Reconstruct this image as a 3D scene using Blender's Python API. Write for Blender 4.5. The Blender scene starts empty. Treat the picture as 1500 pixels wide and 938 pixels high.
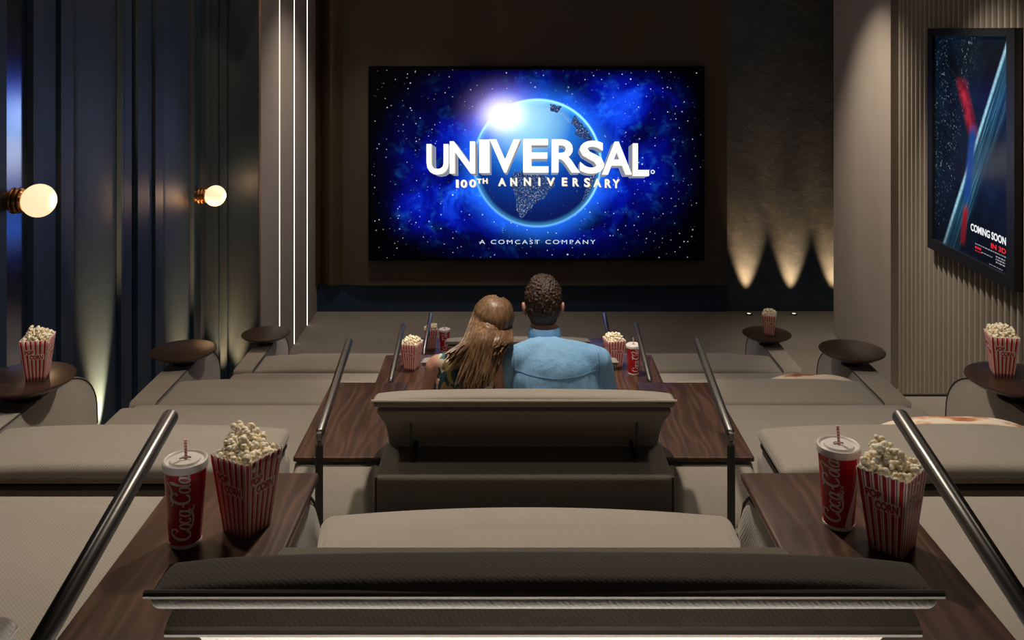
import bpy, bmesh, math, random
from mathutils import Vector, Matrix, Euler, noise
R = math.radians
PI = math.pi
sc = bpy.context.scene
COL = sc.collection

# ------------------------------------------------------------------ camera
F = 1370.0            # focal length in pixels of the 1500 wide frame
EYE = 3.3             # eye height over the front floor
cam_d = bpy.data.cameras.new('camera')
cam = bpy.data.objects.new('camera', cam_d)
COL.objects.link(cam)
cam.location = (0, 0, EYE)
cam.rotation_euler = (R(90), 0, 0)
cam_d.sensor_width = 36
cam_d.lens = 36 * F / 1500
cam_d.shift_y = -(469 - 45) / 1500
cam_d.clip_start = 0.05
sc.camera = cam
sc.view_settings.view_transform = 'Standard'
sc.view_settings.look = 'None'
sc.view_settings.exposure = 0.0
sc.view_settings.gamma = 1.0
sc.view_settings.use_curve_mapping = False

def at(px, py, d):
    return Vector(((px - 750) * d / F, d, EYE - (py - 45) * d / F))

# ------------------------------------------------------------------ world + lights
w = bpy.data.worlds.new('dim_room_air')
sc.world = w
w.use_nodes = True
w.node_tree.nodes['Background'].inputs[0].default_value = (0.9, 0.8, 0.66, 1)
w.node_tree.nodes['Background'].inputs[1].default_value = 0.02

CX = 0.045            # centre line of the seating
HI = [0, 1.12, 1.635, 2.158, 2.68]              # console top below the eye, rows 1-4
YI = [0, 2.372, 4.349, 6.224, 8.15]             # far edge of the consoles
FZ = [0, 1.56, 1.045, 0.522, 0.0]               # floor height of each row
CEIL = 4.5

WARM = (1.0, 0.86, 0.70)
def light(name, kind, loc, power, color=WARM, target=None, size=0.1, spot=None, blend=0.6, size_y=None):
    l = bpy.data.lights.new(name, kind)
    l.energy = power
    l.color = color
    if kind == 'AREA':
        l.size = size
        if size_y:
            l.shape = 'RECTANGLE'; l.size_y = size_y
    else:
        l.shadow_soft_size = size
    if kind == 'SPOT':
        l.spot_size = R(spot); l.spot_blend = blend
    o = bpy.data.objects.new(name, l)
    o.location = loc
    if target is not None:
        o.rotation_euler = (Vector(target) - Vector(loc)).to_track_quat('-Z', 'Y').to_euler()
    COL.objects.link(o)
    return o

# ceiling downlights over the stepped rows (the fittings are built with the ceiling)
DOWN = [
    (CX, 3.70, 235, 116, 0.7), (CX, 6.0, 420, 50, 0.9), (CX, 7.6, 22, 70, 0.9),
    (-1.55, 3.9, 26, 90, 0.8), (1.65, 3.9, 24, 90, 0.8),
    (-1.55, 5.6, 10, 90, 0.8), (1.65, 5.6, 10, 90, 0.8),
    (-1.45, 7.6, 12, 90, 0.8), (1.9, 7.6, 26, 80, 0.9),
    (2.25, 8.8, 520, 66, 1.0), (2.25, 6.7, 520, 66, 1.0),
    (-1.3, 9.4, 280, 100, 0.9),
    (-1.45, 2.75, 74, 80, 0.8), (1.55, 2.75, 58, 80, 0.8),
]
for x, y, p, a, b in DOWN:
    light('downlight_beam', 'SPOT', (x, y, CEIL - 0.06), p, WARM, (x + (1.9 if x > 2.2 else 0), y + 0.001, 0), 0.07, a, b)

# ------------------------------------------------------------------ node helpers
class E:
    """a socket with arithmetic"""
    nt = None
    def __init__(s, sock): s.s = sock
    @staticmethod
    def m(op, *a, clamp=False):
        n = E.nt.nodes.new('ShaderNodeMath'); n.operation = op; n.use_clamp = clamp
        for i, v in enumerate(a):
            if isinstance(v, E): E.nt.links.new(v.s, n.inputs[i])
            else: n.inputs[i].default_value = v
        return E(n.outputs[0])
    def __add__(s, o): return E.m('ADD', s, o)
    __radd__ = __add__
    def __sub__(s, o): return E.m('SUBTRACT', s, o)
    def __rsub__(s, o): return E.m('SUBTRACT', o, s)
    def __mul__(s, o): return E.m('MULTIPLY', s, o)
    __rmul__ = __mul__
    def __truediv__(s, o): return E.m('DIVIDE', s, o)
    def __pow__(s, o): return E.m('POWER', s, o)
def sat(e): return E.m('MULTIPLY', e, 1.0, clamp=True)
def ss(e, a, b):
    n = E.nt.nodes.new('ShaderNodeMapRange'); n.interpolation_type = 'SMOOTHSTEP'
    E.nt.links.new(e.s, n.inputs[0]); n.inputs[1].default_value = a; n.inputs[2].default_value = b
    return E(n.outputs[0])
def coords(kind='Object', scale=(1, 1, 1), rot=(0, 0, 0), loc=(0, 0, 0)):
    tc = E.nt.nodes.new('ShaderNodeTexCoord'); mp = E.nt.nodes.new('ShaderNodeMapping')
    mp.inputs['Scale'].default_value = scale; mp.inputs['Rotation'].default_value = rot; mp.inputs['Location'].default_value = loc
    E.nt.links.new(tc.outputs[kind], mp.inputs['Vector'])
    return mp.outputs[0]
def sep(v):
    n = E.nt.nodes.new('ShaderNodeSeparateXYZ'); E.nt.links.new(v, n.inputs[0])
    return [E(o) for o in n.outputs]
def comb(a, b, c=0.0):
    n = E.nt.nodes.new('ShaderNodeCombineXYZ')
    for i, v in enumerate((a, b, c)):
        if isinstance(v, E): E.nt.links.new(v.s, n.inputs[i])
        else: n.inputs[i].default_value = v
    return n.outputs[0]
def nz(v, scale, detail=4, rough=0.55, dist=0.0):
    n = E.nt.nodes.new('ShaderNodeTexNoise'); n.inputs['Scale'].default_value = scale; n.inputs['Detail'].default_value = detail
    n.inputs['Roughness'].default_value = rough; n.inputs['Distortion'].default_value = dist
    E.nt.links.new(v, n.inputs['Vector'])
    return E(n.outputs['Fac'])
def vor(v, scale, feature='F1', out='Distance', rnd=1.0):
    n = E.nt.nodes.new('ShaderNodeTexVoronoi'); n.feature = feature; n.inputs['Scale'].default_value = scale
    n.inputs['Randomness'].default_value = rnd
    E.nt.links.new(v, n.inputs['Vector'])
    return E(n.outputs[out])
def wave(v, scale, dirn='X', dist=0.0, dscale=1.0):
    n = E.nt.nodes.new('ShaderNodeTexWave'); n.bands_direction = dirn; n.inputs['Scale'].default_value = scale
    n.inputs['Distortion'].default_value = dist; n.inputs['Detail Scale'].default_value = dscale
    E.nt.links.new(v, n.inputs['Vector'])
    return E(n.outputs['Fac'])
def ramp(e, stops, interp='LINEAR'):
    n = E.nt.nodes.new('ShaderNodeValToRGB'); cr = n.color_ramp; cr.interpolation = interp
    while len(cr.elements) < len(stops): cr.elements.new(0.5)
    for el, (p, c) in zip(cr.elements, stops):
        el.position = p; el.color = (*c, 1)
    E.nt.links.new(e.s, n.inputs[0])
    return n.outputs[0]
def mixc(f, a, b, mode='MIX'):
    n = E.nt.nodes.new('ShaderNodeMix'); n.data_type = 'RGBA'; n.blend_type = mode
    if isinstance(f, E): E.nt.links.new(f.s, n.inputs[0])
    else: n.inputs[0].default_value = f
    for i, v in ((6, a), (7, b)):
        if isinstance(v, tuple): n.inputs[i].default_value = (*v, 1)
        else: E.nt.links.new(v, n.inputs[i])
    return n.outputs[2]
MATS = {}
def mat(name, color=(0.5, 0.5, 0.5), rough=0.6, metal=0.0, emit=None, estr=1.0, spec=0.5, build=None):
    m = bpy.data.materials.new(name); m.use_nodes = True
    E.nt = m.node_tree
    b = m.node_tree.nodes['Principled BSDF']
    b.inputs['Base Color'].default_value = (*color, 1)
    b.inputs['Roughness'].default_value = rough
    b.inputs['Metallic'].default_value = metal
    b.inputs['Specular IOR Level'].default_value = spec
    if emit:
        b.inputs['Emission Color'].default_value = (*emit, 1); b.inputs['Emission Strength'].default_value = estr
    if build: build(b)
    MATS[name] = m
    return m
def lk(a, b): E.nt.links.new(a, b)
def bump(b, h, strength=0.3, dist=0.002):
    n = E.nt.nodes.new('ShaderNodeBump'); n.inputs['Strength'].default_value = strength; n.inputs['Distance'].default_value = dist
    lk(h.s, n.inputs['Height']); lk(n.outputs[0], b.inputs['Normal'])

def b_fabric(c0, c1, sc_=1.0, st=0.5):
    def f(b):
        v = coords('Object')
        a = wave(v, 62 * sc_, 'DIAGONAL', 1.6, 6.0)
        v2 = coords('Object', rot=(0, 0, R(90)))
        c = wave(v2, 80 * sc_, 'DIAGONAL', 1.2, 6.0)
        big = nz(v, 3.0, 3)
        fine = nz(v, 260, 2)
        h = a * 0.35 + c * 0.25 + fine * 0.6
        col = ramp(sat(h * 0.62 + big * 0.3 - 0.1), [(0.15, c0), (0.8, c1)])
        lk(col, b.inputs['Base Color'])
        bump(b, h, st * 0.6, 0.002)
        b.inputs['Sheen Weight'].default_value = 0.25
    return f
tweed = mat('dark_tweed_fabric', rough=0.95, spec=0.1, build=b_fabric((0.075, 0.066, 0.054), (0.16, 0.145, 0.12)))
fabric = mat('taupe_woven_fabric', rough=0.95, spec=0.15, build=b_fabric((0.235, 0.212, 0.18), (0.365, 0.335, 0.292)))
piping = mat('taupe_piping', (0.34, 0.31, 0.27), 0.9, spec=0.15)
darkseam = mat('shadow_gap_fabric', (0.06, 0.055, 0.048), 0.95, spec=0.1)

def b_wood(b):
    v = coords('Object', (1.0, 0.16, 1.0))
    w1 = wave(v, 7.0, 'X', 14.0, 1.6)
    n1 = nz(v, 16, 6, 0.65, 1.5)
    vf = coords('Object', (1, 0.03, 1))
    n2 = nz(vf, 140, 3, 0.7)
    g = w1 * 0.28 + n1 * 0.72
    col = ramp(sat(g * 0.75 + n2 * 0.25), [(0.2, (0.026, 0.0125, 0.008)), (0.5, (0.062, 0.030, 0.018)), (0.8, (0.125, 0.064, 0.038))])
    lk(col, b.inputs['Base Color'])
    r = g * 0.12 + 0.30
    lk(r.s, b.inputs['Roughness'])
    bump(b, n2, 0.12, 0.001)
wood = mat('dark_walnut', rough=0.35, build=b_wood)
def b_wood2(b):
    v = coords('Object', (1.0, 0.2, 1.0))
    col = ramp(nz(v, 14, 5, 0.6, 1.0), [(0.25, (0.018, 0.010, 0.007)), (0.75, (0.055, 0.030, 0.020))])
    lk(col, b.inputs['Base Color'])
wood_dark = mat('very_dark_walnut', rough=0.3, build=b_wood2)

steel = mat('brushed_gunmetal', (0.26, 0.255, 0.245), 0.30, 1.0)
steel_dark = mat('dark_gunmetal', (0.07, 0.07, 0.07), 0.4, 0.9)
brass = mat('warm_brass', (0.55, 0.30, 0.14), 0.22, 1.0)

def b_navyfab(b):
    v = coords('Object')
    n = nz(v, 4, 4); f = nz(coords('Object', (1, 1, 0.12)), 90, 3)
    lk(ramp(sat(n * 0.5 + f * 0.5), [(0.25, (0.009, 0.030, 0.062)), (0.75, (0.018, 0.048, 0.088))]), b.inputs['Base Color'])
    bump(b, nz(coords('Object', (1, 1, 6)), 60, 3) + f, 0.25, 0.002)
navy = mat('navy_velvet_panel', rough=0.42, spec=0.7, build=b_navyfab)
def b_navyplaster(b):
    v = coords('Object')
    n = nz(v, 1.6, 8, 0.65, 1.2); n2 = nz(v, 9, 6, 0.7, 0.6)
    lk(ramp(sat(n * 0.6 + n2 * 0.4), [(0.3, (0.009, 0.021, 0.042)), (0.5, (0.020, 0.037, 0.064)), (0.72, (0.050, 0.070, 0.098))]), b.inputs['Base Color'])
    bump(b, n2, 0.3, 0.01)
navy_plaster = mat('navy_polished_plaster', rough=0.5, build=b_navyplaster)
navy_plinth = mat('navy_plinth_paint', (0.006, 0.022, 0.055), 0.6)
def b_beige(c0, c1):
    def f(b):
        lk(ramp(nz(coords('Object', (1, 1, 0.3)), 2.5, 5), [(0.3, c0), (0.7, c1)]), b.inputs['Base Color'])
    return f
pier_m = mat('taupe_wall_paint', rough=0.7, build=b_beige((0.25, 0.215, 0.18), (0.29, 0.25, 0.21)))
rib_m = mat('taupe_ribbed_cladding', rough=0.65, build=b_beige((0.24, 0.21, 0.17), (0.28, 0.245, 0.20)))
brown_m = mat('brown_screen_surround', rough=0.7, build=b_beige((0.040, 0.029, 0.020), (0.050, 0.037, 0.026)))
bronze_m = mat('bronze_fluted_panel', (0.075, 0.052, 0.03), 0.35, 0.6)
def b_carpet(b):
    v = coords('Object')
    lk(ramp(sat(nz(v, 300, 2) * 0.6 + nz(v, 2, 3) * 0.4), [(0.2, (0.13, 0.115, 0.095)), (0.8, (0.21, 0.19, 0.16))]), b.inputs['Base Color'])
    bump(b, nz(v, 350, 2), 0.5, 0.004)
carpet = mat('taupe_carpet', rough=0.97, spec=0.1, build=b_carpet)
ceil_m = mat('dark_ceiling_paint', (0.05, 0.045, 0.04), 0.8)
mirror_m = mat('smoked_mirror', (0.55, 0.58, 0.72), 0.16, 1.0)
black_m = mat('matte_black', (0.008, 0.008, 0.009), 0.5)
frame_m = mat('black_poster_frame_metal', (0.03, 0.032, 0.036), 0.3, 0.6)
led_m = mat('warm_white_led', (1, 1, 1), 0.5, emit=(1.0, 0.93, 0.80), estr=3.0)
led_hot = mat('white_step_led', (1, 1, 1), 0.5, emit=(1.0, 0.95, 0.90), estr=120.0)
globe_m = mat('opal_glass_globe', (1.0, 0.85, 0.7), 0.15, emit=(1.0, 0.70, 0.42), estr=1.15)
dot_m = mat('uplight_lens', (1, 1, 1), 0.3, emit=(1.0, 0.92, 0.75), estr=1.2)

# ------------------------------------------------------------------ mesh helpers
def tag(o, label=None, cat=None, group=None, kind=None):
    if label: o['label'] = label
    if cat: o['category'] = cat
    if group: o['group'] = group
    if kind: o['kind'] = kind
    return o
def empty(name, loc, label, cat, group=None, rz=0):
    o = bpy.data.objects.new(name, None); COL.objects.link(o)
    o.location = loc; o.rotation_euler = (0, 0, rz); o.empty_display_size = 0.1
    return tag(o, label, cat, group)
def link(name, bm, m, parent=None, smooth=True, loc=None):
    me = bpy.data.meshes.new(name)
    bmesh.ops.recalc_face_normals(bm, faces=bm.faces[:])
    bm.to_mesh(me); bm.free()
    ms = m if isinstance(m, (list, tuple)) else [m]
    for x in ms: me.materials.append(x)
    if smooth:
        me.polygons.foreach_set('use_smooth', [True] * len(me.polygons))
        try: me.set_sharp_from_angle(angle=R(42))
        except Exception: pass
    o = bpy.data.objects.new(name, me); COL.objects.link(o)
    if parent: o.parent = parent
    if loc: o.location = loc
    return o
def struct(o): o['kind'] = 'structure'; return o

def axis_samples(h, r, seg, n):
    out = []
    for i in range(seg):
        out.append(-h + r * (1 - math.cos(PI / 2 * i / seg)))
    m = max(1, n)
    for i in range(m + 1): out.append(-h + r + (2 * h - 2 * r) * i / m)
    for i in range(seg - 1, -1, -1): out.append(h - r * (1 - math.cos(PI / 2 * i / seg)))
    return out
def add_rbox(bm, lo, hi, r=0.01, seg=3, n=(1, 1, 1), deform=None, mi=0):
    lo = Vector(lo); hi = Vector(hi)
    c = (lo + hi) / 2; h = (hi - lo) / 2
    r = min(r, h.x * 0.98, h.y * 0.98, h.z * 0.98)
    ax = [axis_samples(h[i], r, seg, n[i]) for i in range(3)]
    cache = {}
    def V(p):
        q = Vector([max(-h[i] + r, min(h[i] - r, p[i])) for i in range(3)])
        d = Vector(p) - q
        if d.length > 1e-9: d = d.normalized() * r
        co = q + d
        k = (round(p[0], 6), round(p[1], 6), round(p[2], 6))
        if k in cache: return cache[k]
        co = co + c
        if deform: co = deform(co)
        v = bm.verts.new(co); cache[k] = v
        return v
    for a in range(3):
        u, v_ = (a + 1) % 3, (a + 2) % 3
        for s in (-1, 1):
            for i in range(len(ax[u]) - 1):
                for j in range(len(ax[v_]) - 1):
                    q = []
                    for (ii, jj) in ((i, j), (i + 1, j), (i + 1, j + 1), (i, j + 1)):
                        p = [0, 0, 0]; p[a] = s * h[a]; p[u] = ax[u][ii]; p[v_] = ax[v_][jj]
                        q.append(V(p))
                    q2 = []
                    for x in q:
                        if x not in q2: q2.append(x)
                    if len(q2) >= 3:
                        try:
                            f = bm.faces.new(q2); f.material_index = mi
                        except ValueError: pass
    return bm
def rbox(name, lo, hi, m, parent=None, r=0.01, seg=3, n=(1, 1, 1), deform=None):
    return link(name, add_rbox(bmesh.new(), lo, hi, r, seg, n, deform), m, parent)
def add_box(bm, lo, hi, mi=0):
    x0, y0, z0 = lo; x1, y1, z1 = hi
    v = [bm.verts.new(p) for p in ((x0, y0, z0), (x1, y0, z0), (x1, y1, z0), (x0, y1, z0), (x0, y0, z1), (x1, y0, z1), (x1, y1, z1), (x0, y1, z1))]
    for q in ((0, 1, 2, 3), (4, 5, 6, 7), (0, 1, 5, 4), (1, 2, 6, 5), (2, 3, 7, 6), (3, 0, 4, 7)):
        f = bm.faces.new([v[i] for i in q]); f.material_index = mi
def box(name, lo, hi, m, parent=None):
    bm = bmesh.new(); add_box(bm, lo, hi); return link(name, bm, m, parent, smooth=False)
def add_tube(bm, pts, rad, seg=10, cap=True, closed=False):
    pts = [Vector(p) for p in pts]; n = len(pts)
    rads = rad if isinstance(rad, (list, tuple)) else [rad] * n
    rings = []; up = None
    for i, p in enumerate(pts):
        if closed: t = pts[(i + 1) % n] - pts[i - 1]
        else: t = pts[min(i + 1, n - 1)] - pts[max(i - 1, 0)]
        t.normalize()
        if up is None:
            up = Vector((0, 0, 1)) if abs(t.z) < 0.9 else Vector((1, 0, 0))
        a = t.cross(up).normalized(); b = t.cross(a).normalized(); up = -b if b.dot(up) < 0 else b
        a = t.cross(up).normalized(); b2 = up - t * up.dot(t); b2.normalize()
        rings.append([bm.verts.new(p + (a * math.cos(2 * PI * k / seg) + b2 * math.sin(2 * PI * k / seg)) * rads[i]) for k in range(seg)])
    for i in range(n if closed else n - 1):
        A, B = rings[i], rings[(i + 1) % n]
        for k in range(seg):
            bm.faces.new((A[k], A[(k + 1) % seg], B[(k + 1) % seg], B[k]))
    if cap and not closed:
        bm.faces.new(rings[0]); bm.faces.new(rings[-1])
def tube(name, pts, rad, m, parent=None, seg=10, closed=False):
    bm = bmesh.new(); add_tube(bm, pts, rad, seg, closed=closed); return link(name, bm, m, parent)
def add_lathe(bm, prof, seg=40, c=(0, 0, 0), mi=None):
    rings = []
    c = Vector(c)
    for (r, z) in prof:
        if r < 1e-6: rings.append([bm.verts.new(c + Vector((0, 0, z)))])
        else: rings.append([bm.verts.new(c + Vector((r * math.cos(2 * PI * k / seg), r * math.sin(2 * PI * k / seg), z))) for k in range(seg)])
    for i in range(len(rings) - 1):
        A, B = rings[i], rings[i + 1]
        for k in range(seg):
            k2 = (k + 1) % seg
            if len(A) == 1 and len(B) == 1: continue
            if len(A) == 1: f = bm.faces.new((A[0], B[k], B[k2]))
            elif len(B) == 1: f = bm.faces.new((A[k], A[k2], B[0]))
            else: f = bm.faces.new((A[k], A[k2], B[k2], B[k]))
            if mi: f.material_index = mi[i]
def lathe(name, prof, m, parent=None, seg=40, c=(0, 0, 0)):
    bm = bmesh.new(); add_lathe(bm, prof, seg, c); return link(name, bm, m, parent)
def text_polys(s, bold=0.0, space=1.0, size=1.0, res=4):
    """triangulated outline of the built-in font: (verts2d, faces)"""
    cu = bpy.data.curves.new('t', 'FONT'); cu.body = s; cu.offset = bold; cu.space_character = space; cu.resolution_u = res; cu.size = size
    o = bpy.data.objects.new('t', cu); COL.objects.link(o)
    dg = bpy.context.evaluated_depsgraph_get()
    me = bpy.data.meshes.new_from_object(o.evaluated_get(dg))
    vs = [(v.co.x, v.co.y) for v in me.vertices]; fs = [tuple(p.vertices) for p in me.polygons]
    bpy.data.objects.remove(o); bpy.data.curves.remove(cu); bpy.data.meshes.remove(me)
    return vs, fs
def add_polys(bm, vs, fs, fn, mi=0):
    vv = [bm.verts.new(fn(x, y)) for x, y in vs]
    for f in fs:
        try:
            g = bm.faces.new([vv[i] for i in f]); g.material_index = mi
        except ValueError: pass
def fit(vs, x0, x1, y0, y1):
    ax = min(v[0] for v in vs); bx = max(v[0] for v in vs); ay = min(v[1] for v in vs); by = max(v[1] for v in vs)
    return [(x0 + (x - ax) / (bx - ax) * (x1 - x0), y0 + (y - ay) / (by - ay) * (y1 - y0)) for x, y in vs]
def spline(pts, n=8):
    out = []
    P = [pts[0]] + list(pts) + [pts[-1]]
    for i in range(1, len(P) - 2):
        for k in range(n):
            t = k / n
            q = []
            for a in range(len(pts[0])):
                p0, p1, p2, p3 = P[i - 1][a], P[i][a], P[i + 1][a], P[i + 2][a]
                q.append(0.5 * (2 * p1 + (p2 - p0) * t + (2 * p0 - 5 * p1 + 4 * p2 - p3) * t * t + (3 * p1 - p0 - 3 * p2 + p3) * t ** 3))
            out.append(tuple(q))
    out.append(tuple(pts[-1]))
    return out

# ------------------------------------------------------------------ room
XL, XR = -2.75, 3.49
YB = 11.0
struct(box('floor', (-3.6, 7.11, -0.1), (5.2, 11.2, 0.0), carpet))
edges = {3: 7.1, 2: 5.22, 1: 3.27, 0: 1.31}
ZP = {3: FZ[3], 2: FZ[2], 1: FZ[1], 0: 2.075}
back = {3: 5.22, 2: 3.27, 1: 1.31, 0: -1.2}
for k in (3, 2, 1, 0):
    bm = bmesh.new()
    add_box(bm, (-2.84, back[k], -0.1), (XR + 0.02, edges[k], ZP[k]))
    o = link('floor_platform', bm, carpet, smooth=False); struct(o)
# black nosing along the front edge of row three's platform, seen at the ribbed wall
tn = box('trim_1', (2.3, 7.1, FZ[3] - 0.03), (XR, 7.12, FZ[3] + 0.012), black_m); struct(tn)
struct(box('ceiling', (-3.6, -1.2, CEIL), (5.2, 11.2, CEIL + 0.1), ceil_m))
struct(box('wall_rear', (-3.6, -1.3, 0), (5.2, -1.2, CEIL), pier_m))
struct(box('wall_back', (-3.6, YB, 0), (5.2, YB + 0.1, CEIL), navy_plaster))
p = at(465, 415, YB - 0.0); plz = p.z
struct(box('trim_2', (-2.4, YB - 0.02, 0), (at(1065, 0, YB).x, YB, plz), navy_plinth))
# brown screen surround with curved bronze flutes at its left end
x0s = at(530, 0, YB - 0.1).x; x1s = at(1065, 0, YB - 0.1).x
bm = bmesh.new()
prof = [(-2.42, YB), (-2.42, YB - 0.03)]
xf = -2.42
def flute(x0, x1, depth, n=10, base=0.03):
    for i in range(n + 1):
        t = i / n
        prof.append((x0 + (x1 - x0) * t, YB - base - depth * math.sin(PI * t)))
flute(-2.40, -2.24, 0.10); flute(-2.22, -1.98, 0.05, base=0.05)
prof += [(x0s, YB - 0.1), (x1s, YB - 0.1), (x1s, YB)]
for i in range(len(prof) - 1):
    (xa, ya), (xb, yb) = prof[i], prof[i + 1]
    f = bm.faces.new([bm.verts.new(c) for c in ((xa, ya, plz), (xb, yb, plz), (xb, yb, CEIL), (xa, ya, CEIL))])
    f.material_index = 1 if xb < x0s - 0.1 else 0
bm.faces.new([bm.verts.new((x, y, plz)) for x, y in prof])
bmesh.ops.remove_doubles(bm, verts=bm.verts[:], dist=1e-5)
o = link('trim_3', bm, [brown_m, bronze_m]); struct(o)

# left pier (thin wall) with three LED lines
XPL = -2.29
struct(box('wall_left_pier', (XPL - 0.08, 8.53, 0), (XPL, YB, CEIL), pier_m))
for i, (px, lab) in enumerate(((409.5, 'vertical glowing light line in the left pier, leftmost of three, nearest the blue panels'),
                               (431, 'vertical glowing light line in the left pier, middle of three'),
                               (450, 'vertical glowing light line in the left pier, rightmost of three, nearest the screen wall'))):
    d = F * -XPL / (750 - px)
    bm = bmesh.new(); add_box(bm, (XPL - 0.004, d - 0.010, 0.004), (XPL + 0.001, d + 0.010, CEIL))
    tag(link('light_strip', bm, led_m, smooth=False), lab, 'light strip', 'light lines in the left pier')

# blue panelled left wall: one stepped section run along the wall
SLOTS = [(5.09, 5.375), (6.764, 6.875), (8.262, 8.52), (3.55, 3.80), (2.0, 2.25), (0.45, 0.70)]
pts = []
def seg_panel(a, b):
    L = b - a
    pts.extend([(0, a), (0, a + 0.19 * L), (-0.025, a + 0.195 * L), (-0.025, a + 0.205 * L), (0.018, a + 0.21 * L), (0.018, a + 0.325 * L), (-0.03, a + 0.335 * L)])
    for i in range(9):
        t = i / 8
        pts.append((-0.012 + 0.02 * math.sin(PI * t), a + (0.35 + 0.48 * t) * L))
    pts.extend([(-0.03, a + 0.845 * L), (0.012, a + 0.85 * L), (0.012, a + 0.88 * L), (-0.01, a + 0.885 * L), (-0.01, a + 0.9 * L), (0, a + 0.905 * L), (0, b)])
ss_ = sorted(SLOTS)
cur = -1.2
for (a, b) in ss_:
    if cur > 0: seg_panel(cur, a)
    else: pts.extend([(0, cur), (0, a)])
    pts.extend([(-0.045, a + 0.001), (-0.045, b - 0.001)])
    cur = b
pts.extend([(0, cur), (0, 8.54)])
bm = bmesh.new()
for i in range(len(pts) - 1):
    (a, ya), (b, yb) = pts[i], pts[i + 1]
    bm.faces.new([bm.verts.new(c) for c in ((XL + a, ya, 0), (XL + b, yb, 0), (XL + b, yb, CEIL), (XL + a, ya, CEIL))])
bmesh.ops.remove_doubles(bm, verts=bm.verts[:], dist=1e-5)
# the return face that closes the wall against the pier, with two grooves
rp = [(XL, 8.53), (XL + 0.07, 8.53), (XL + 0.075, 8.545), (XL + 0.09, 8.545), (XL + 0.095, 8.515), (XL + 0.155, 8.515), (XL + 0.16, 8.535), (XL + 0.175, 8.535), (XL + 0.18, 8.52), (XPL - 0.02, 8.52), (XPL - 0.02, 8.60)]
for i in range(len(rp) - 1):
    (xa, ya), (xb, yb) = rp[i], rp[i + 1]
    bm.faces.new([bm.verts.new(c) for c in ((xa, ya, 0), (xb, yb, 0), (xb, yb, CEIL), (xa, ya, CEIL))])
bmesh.ops.remove_doubles(bm, verts=bm.verts[:], dist=1e-5)
struct(link('wall_left', bm, navy))
for i, (a, b) in enumerate(ss_):
    struct(box('trim_%d' % (i + 4), (XL - 0.046, a + 0.002, 0), (XL - 0.035, b - 0.002, CEIL), mirror_m))

# right wall: plain pier then vertical ribs
struct(box('wall_right_pier', (XR, 8.62, 0), (5.2, 10.15, CEIL), pier_m))
bm = bmesh.new()
y = 8.60; pp = [(0.13, 8.62), (0.13, 8.50)]
y = 8.50
while y > -1.2:
    pp += [(0.13, y), (0.13, y - 0.032), (0.05, y - 0.032), (0.018, y - 0.038), (0.005, y - 0.048), (0.005, y - 0.068), (0.018, y - 0.078), (0.05, y - 0.084)]
    y -= 0.086
for i in range(len(pp) - 1):
    (a, ya), (b, yb) = pp[i], pp[i + 1]
    if abs(ya - yb) + abs(a - b) < 1e-6: continue
    bm.faces.new([bm.verts.new(c) for c in ((XR + a, ya, 0), (XR + b, yb, 0), (XR + b, yb, CEIL), (XR + a, ya, CEIL))])
bmesh.ops.remove_doubles(bm, verts=bm.verts[:], dist=1e-5)
struct(link('wall_right', bm, rib_m))
struct(box('wall_right_alcove', (5.1, 10.15, 0), (5.2, 11.0, CEIL), navy_plaster))

# ceiling downlight fittings
for i, (x, y, p_, a, b) in enumerate(DOWN):
    bm = bmesh.new()
    add_lathe(bm, [(0.05, -0.0), (0.075, -0.0), (0.075, -0.012), (0.052, -0.012), (0.05, 0.0)], 24, (x, y, CEIL))
    o = link('recessed_downlight', bm, black_m)
    tag(o, 'round black recessed downlight in the dark ceiling above the stepped seating', 'ceiling light', 'downlights in the dark ceiling')

# unseen glowing panel, added under the ceiling only as soft ambient fill
panel_m = mat('ambient_fill_glow', (0.8, 0.8, 0.8), 0.5, emit=(1.0, 0.88, 0.74), estr=0.16)
cp = box('ambient_fill_panel', (-2.6, 4.2, CEIL - 0.035), (3.0, 10.4, CEIL - 0.001), panel_m)
tag(cp, 'wide softly glowing fill panel added out of view above the seating', 'ceiling light')

# ------------------------------------------------------------------ uplights
def uplight(x, y, z, tgt, power, angle, lab, grp=None, vis=True):
    bm = bmesh.new()
    add_lathe(bm, [(0.0, 0.012), (0.022, 0.012)], 20, (x, y, z))
    lens = bm
    t = empty('floor_uplight', (x, y, z), lab, 'floor light', grp)
    bm2 = bmesh.new(); add_lathe(bm2, [(0.024, 0.0), (0.04, 0.0), (0.04, 0.008), (0.034, 0.014), (0.024, 0.014), (0.024, 0.0)], 20)
    link('ring', bm2, steel_dark, t)
    bm3 = bmesh.new(); add_lathe(bm3, [(0.0, 0.010), (0.024, 0.010)], 20)
    link('lens', bm3, dot_m, t)
    bm.free()
    light('uplight_beam', 'SPOT', (x, y, z + 0.03), power, (1.0, 0.50, 0.19), tgt, 0.02, angle, 1.0)
for px, lab in ((1097, 'small floor light under the left wash of light on the blue back wall'),
                (1163, 'small floor light under the middle wash of light on the blue back wall'),
                (1226, 'small floor light hidden past the right pier under the right wash of light')):
    q = at(px, 459, 10.87)
    uplight(q.x, 10.87, 0.0, (q.x, 11.20, 2.2), 520, 37, lab, 'floor lights below the blue back wall')
for (x, y, z, tx, ty, pw, ang, lab) in (
        (XL + 0.085, 6.21, FZ[3], XL - 0.12, 6.21, 900, 44, 'floor light at the blue panels left of the second round table'),
        (XL + 0.085, 7.72, 0.0, XL - 0.12, 7.72, 850, 44, 'floor light at the blue panels behind the third round table'),
        (-2.64, 8.43, 0.0, -2.64, 8.62, 200, 34, 'floor light below the left streak in the corner beside the pier'),
        (-2.50, 8.43, 0.0, -2.50, 8.62, 200, 34, 'floor light below the right streak in the corner beside the pier')):
    uplight(x, y, z, (tx, ty, 2.5), pw, ang, lab, 'floor lights below the blue left wall')

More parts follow.
